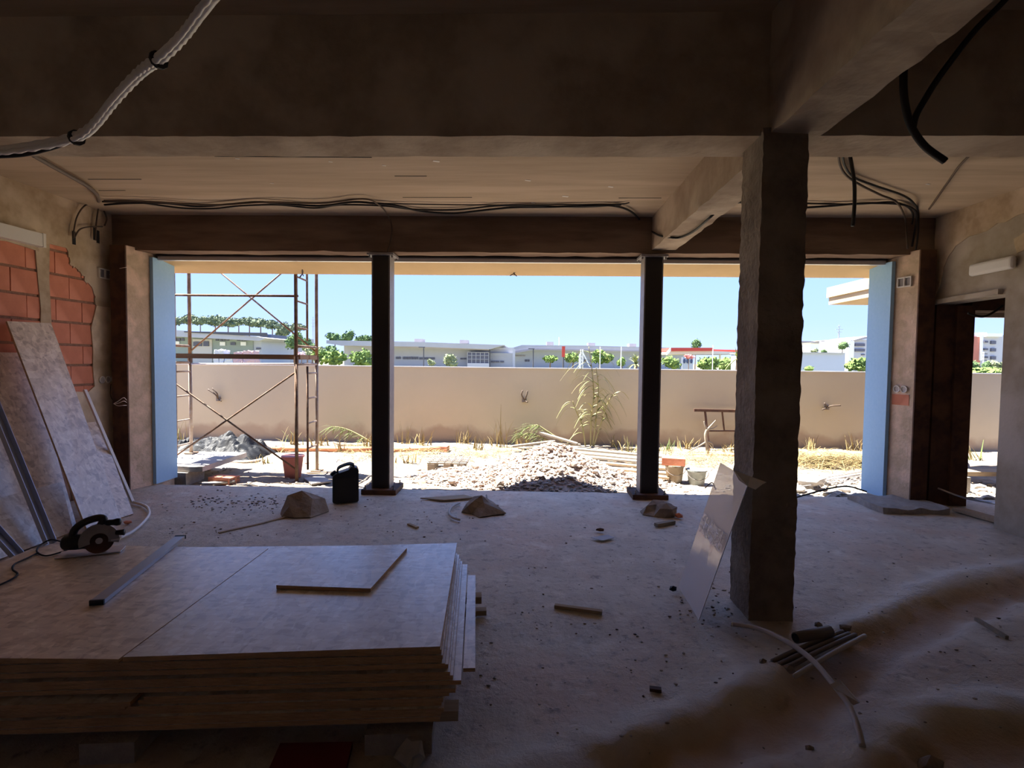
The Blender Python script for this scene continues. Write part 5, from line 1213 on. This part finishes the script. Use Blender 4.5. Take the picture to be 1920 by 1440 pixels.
def pylon(x, yt_, Yd, arms, label):
    a = py(x, yt_, Yd); t_ = thing('pylon', (a.x, a.y, GZ), label, 'pylon'); hw_ = Yd * .0025
    for s in (-1, 1): obj('leg', MB().tube([(a.x + s * hw_, a.y, GZ), a], Yd * .00045, 4), 'pole_grey', t_)
    for y_, w_ in arms: obj('arm', MB().tube([py(x - w_, y_, Yd), py(x + w_, y_, Yd)], Yd * .0005, 4), 'pole_grey', t_)
    for k_ in range(6): obj('lacing', MB().tube([py(x - 1.2, yt_ + 5 * k_ + 4, Yd), py(x + 1.2, yt_ + 5 * k_ + 8, Yd)], Yd * .0003, 4), 'pole_grey', t_)
pylon(1573.5, 609, 400, [(612, 3), (617.5, 7), (622.5, 5)], 'grey power pylon on the right skyline')
pylon(587, 594, 400, [(600, 3), (606, 4), (612, 3)], 'faint power pylon beside the rear scaffold pole')
pole_t('utility_pole', 1844.5, 660, 60, .07, 'sign_white', 'pale utility pole before terracotta panel', lambda t_, a: [obj('insulator_rack', MB().obox(a + Vector((.15, 0, -.2 - .35 * k_)), (.22, 0, 0), (0, .05, 0), (0, 0, .04)), 'pole_dark', t_) for k_ in range(5)])
# trees and bushes
def leaf_cloud(mb_, c, rad, n, ls, seed, mi=0):
    r = random.Random(seed); c = Vector(c)
    for _ in range(n):
        v = Vector((r.gauss(0, 1), r.gauss(0, 1), r.gauss(0, 1))).normalized() * r.uniform(.55, 1.0)
        p = c + Vector((v.x * rad[0], v.y * rad[1], v.z * rad[2])); s = ls * r.uniform(.6, 1.4)
        a = Vector((r.gauss(0, 1), r.gauss(0, 1), r.gauss(0, 1))).normalized(); b = a.orthogonal().normalized()
        mb_.add([p - a * s, p + b * s, p + a * s, p - b * s], [(0, 1, 2, 3)], mi)
def tree(name, x0, x1, yt_, yb_, Yd, mat, label, cat='tree', blobs=5, n=420, trunk=True, seed=1, base=None, grp=None):
    a, b = py(x0, yt_, Yd), py(x1, yb_, Yd); cx = (a.x + b.x) / 2; rx = (b.x - a.x) / 2; zt_, zb = a.z, b.z; rz_ = (zt_ - zb) / 2
    gz = GZ if base is None else base
    t_ = thing(name, (cx, Yd, gz), label, cat, grp); r = random.Random(seed); m1 = MB()
    for k_ in range(blobs):
        bx_ = cx + r.uniform(-.55, .55) * rx; bz_ = zb + rz_ * (1 + r.uniform(-.45, .45)); s = r.uniform(.42, .62)
        if k_ == 0: bx_, bz_, s = cx, zb + rz_, .62
        m1.rock((bx_, Yd, bz_), (rx * s * .8, rx * s * .8, rz_ * s * .8), seed + k_, 2, .3)
        leaf_cloud(m1, (bx_, Yd, bz_), (rx * s * 1.15, rx * s * 1.1, rz_ * s * 1.15), n // blobs, max(rx, rz_) * .10, seed * 31 + k_)
    obj('crown', m1, mat, t_)
    if True: obj('trunk' if trunk else 'stem', MB().tube([(cx, Yd, gz), (cx + rx * .05, Yd, zb + rz_ * .9)], [rx * .10, rx * .05], 6), 'trunk', t_)
    return t_
pines = [(316, 342, 593, 612), (334, 370, 586, 610), (360, 390, 591, 613), (386, 420, 591, 613), (410, 444, 593, 614), (432, 462, 594, 615), (450, 484, 592, 614), (470, 506, 595, 616), (492, 528, 599, 618), (514, 548, 602, 636), (545, 578, 604, 624)]
for k_, (x0, x1, y0_, y1_) in enumerate(pines):
    t_ = tree('pine_tree', x0, x1, y0_, y1_, 140 + 9 * (k_ % 2), 'pine_leaf', f'{ORD[k_]} umbrella pine from the left behind the warehouse', blobs=8, n=560, seed=60 + k_, grp='pines behind the warehouse')
tree('dark_tree', 536, 566, 620, 658, 85, 'dark_tree', 'dense dark tree left of front scaffold pole', seed=80, blobs=6)
tree('dark_tree', 560, 592, 630, 662, 80, 'dark_tree', 'dense dark tree between scaffold poles', seed=81, blobs=6)
tree('bush', 565, 605, 648, 676, 60, 'grey_bush', 'grey-green bush between scaffold poles', 'bush', 5, 400, False, 82)
tree('bush', 552, 578, 656, 674, 50, 'pink_bush', 'pink flowering bush by front scaffold pole', 'bush', 4, 300, False, 83)
tree('bush', 588, 650, 654, 690, 40, 'bush_leaf', 'bright green hedge bush right of rear scaffold pole', 'bush', 6, 600, False, 84)
tree('bush', 652, 700, 652, 695, 40, 'bush_leaf', 'bright green round bush beside left steel post', 'bush', 6, 600, False, 85)
tree('tree', 610, 645, 622, 645, 170, 'dark_tree', 'tree behind the flat roof, left of pair', seed=86)
tree('tree', 638, 668, 616, 645, 182, 'dark_tree', 'taller tree behind the flat roof, middle', seed=87)
tree('tree', 664, 700, 624, 648, 170, 'dark_tree', 'tree behind the flat roof beside left steel post', seed=88)
tree('bush', 606, 640, 646, 668, 75, 'dark_tree', 'dark shrub under the flat roof corner', 'bush', 5, 400, False, 89)
tree('bush', 826, 862, 662, 690, 70, 'grey_bush', 'grey-green bush before left white wing', 'bush', 5, 400, False, 90)
tree('bush', 800, 818, 672, 690, 70, 'grey_bush', 'small grey bush left of the larger one', 'bush', 4, 250, False, 91)
tree('small_tree', 1012, 1050, 666, 683, 75, 'bush_leaf', 'first small green tree from left before centre wing', seed=92)
tree('small_tree', 1056, 1092, 657, 682, 75, 'bush_leaf', 'second small green tree from left before centre wing', seed=93)
tree('small_tree', 1100, 1148, 655, 683, 75, 'bush_leaf', 'third small green tree from left before centre wing', seed=94)
tree('bush', 1155, 1178, 667, 690, 60, 'bush_leaf', 'green bush left of the palm', 'bush', 4, 300, False, 95)
tree('bush', 1238, 1282, 666, 694, 55, 'bush_leaf', 'green bush right of the right steel post', 'bush', 5, 400, False, 96)
tree('bush', 1300, 1352, 666, 696, 55, 'bush_leaf', 'long green hedge under fuel canopy', 'bush', 6, 500, False, 97)
tree('bush', 1345, 1395, 664, 696, 58, 'bush_leaf', 'green hedge end beside the concrete column', 'bush', 5, 400, False, 98)
tree('red_bush', 1280, 1302, 662, 676, 54, 'pink_plastic', 'reddish bush above three-oval panel', 'bush', 4, 250, False, 99)
tree('conifer', 1292, 1316, 632, 656, 120, 'dark_tree', 'upright dark tree behind the fuel canopy', seed=100)
tree('bush', 1584, 1645, 664, 700, 38, 'bush_leaf', 'large green bush beside right reveal', 'bush', 7, 700, False, 101)
tree('tree', 1566, 1592, 636, 662, 110, 'dark_tree', 'dark tree between houses on right skyline', seed=102)
tree('bush', 1515, 1536, 652, 664, 100, 'grey_bush', 'grey shrub before the small white house', 'bush', 4, 250, False, 103)
tree('bush', 1538, 1552, 652, 664, 100, 'dark_tree', 'dark shrub right of the small white house', 'bush', 4, 250, False, 104)
tree('bush', 1801, 1836, 668, 700, 55, 'dark_tree', 'dark bush below the terracotta panel', 'bush', 5, 400, False, 105)
tree('bush', 1838, 1858, 674, 700, 50, 'dark_tree', 'small dark bush around the utility pole', 'bush', 4, 250, False, 106)
tree('bush', 1850, 1895, 676, 702, 50, 'grey_bush', 'grey-green bush right in the doorway view', 'bush', 5, 400, False, 107)
tree('bush', 1790, 1890, 688, 712, 25, 'bush_leaf', 'low bright green growth along wall in doorway view', 'bush', 8, 600, False, 108)
tree('bush', 1508, 1530, 683, 700, 20, 'bush_leaf', 'small green plant before blue-grey shed', 'bush', 3, 150, False, 109)
def palm(x, y, Yd, R_, label, mat, seed):
    c = py(x, y, Yd); t_ = thing('palm_tree', (c.x, Yd, GZ), label, 'palm'); r = random.Random(seed)
    obj('trunk', MB().tube([(c.x, Yd, GZ), c], [R_ * .12, R_ * .1], 8), 'trunk', t_)
    for k_ in range(34):
        a_ = r.uniform(0, 6.28); el = r.uniform(-.3, 1.5); m1 = MB()
        blade(m1, c, (math.cos(a_) * math.cos(el), math.sin(a_) * math.cos(el), math.sin(el)), R_ * r.uniform(.85, 1.15), R_ * .13, r.uniform(.35, .6), 0, 6)
        obj('frond', m1, mat, t_)
palm(1192, 682, 45, 1.5, 'palm crown just left of right steel post', 'reed_leaf', 5)
palm(1383, 672, 45, 1.4, 'palm crown beside the concrete column', 'reed_leaf', 6)
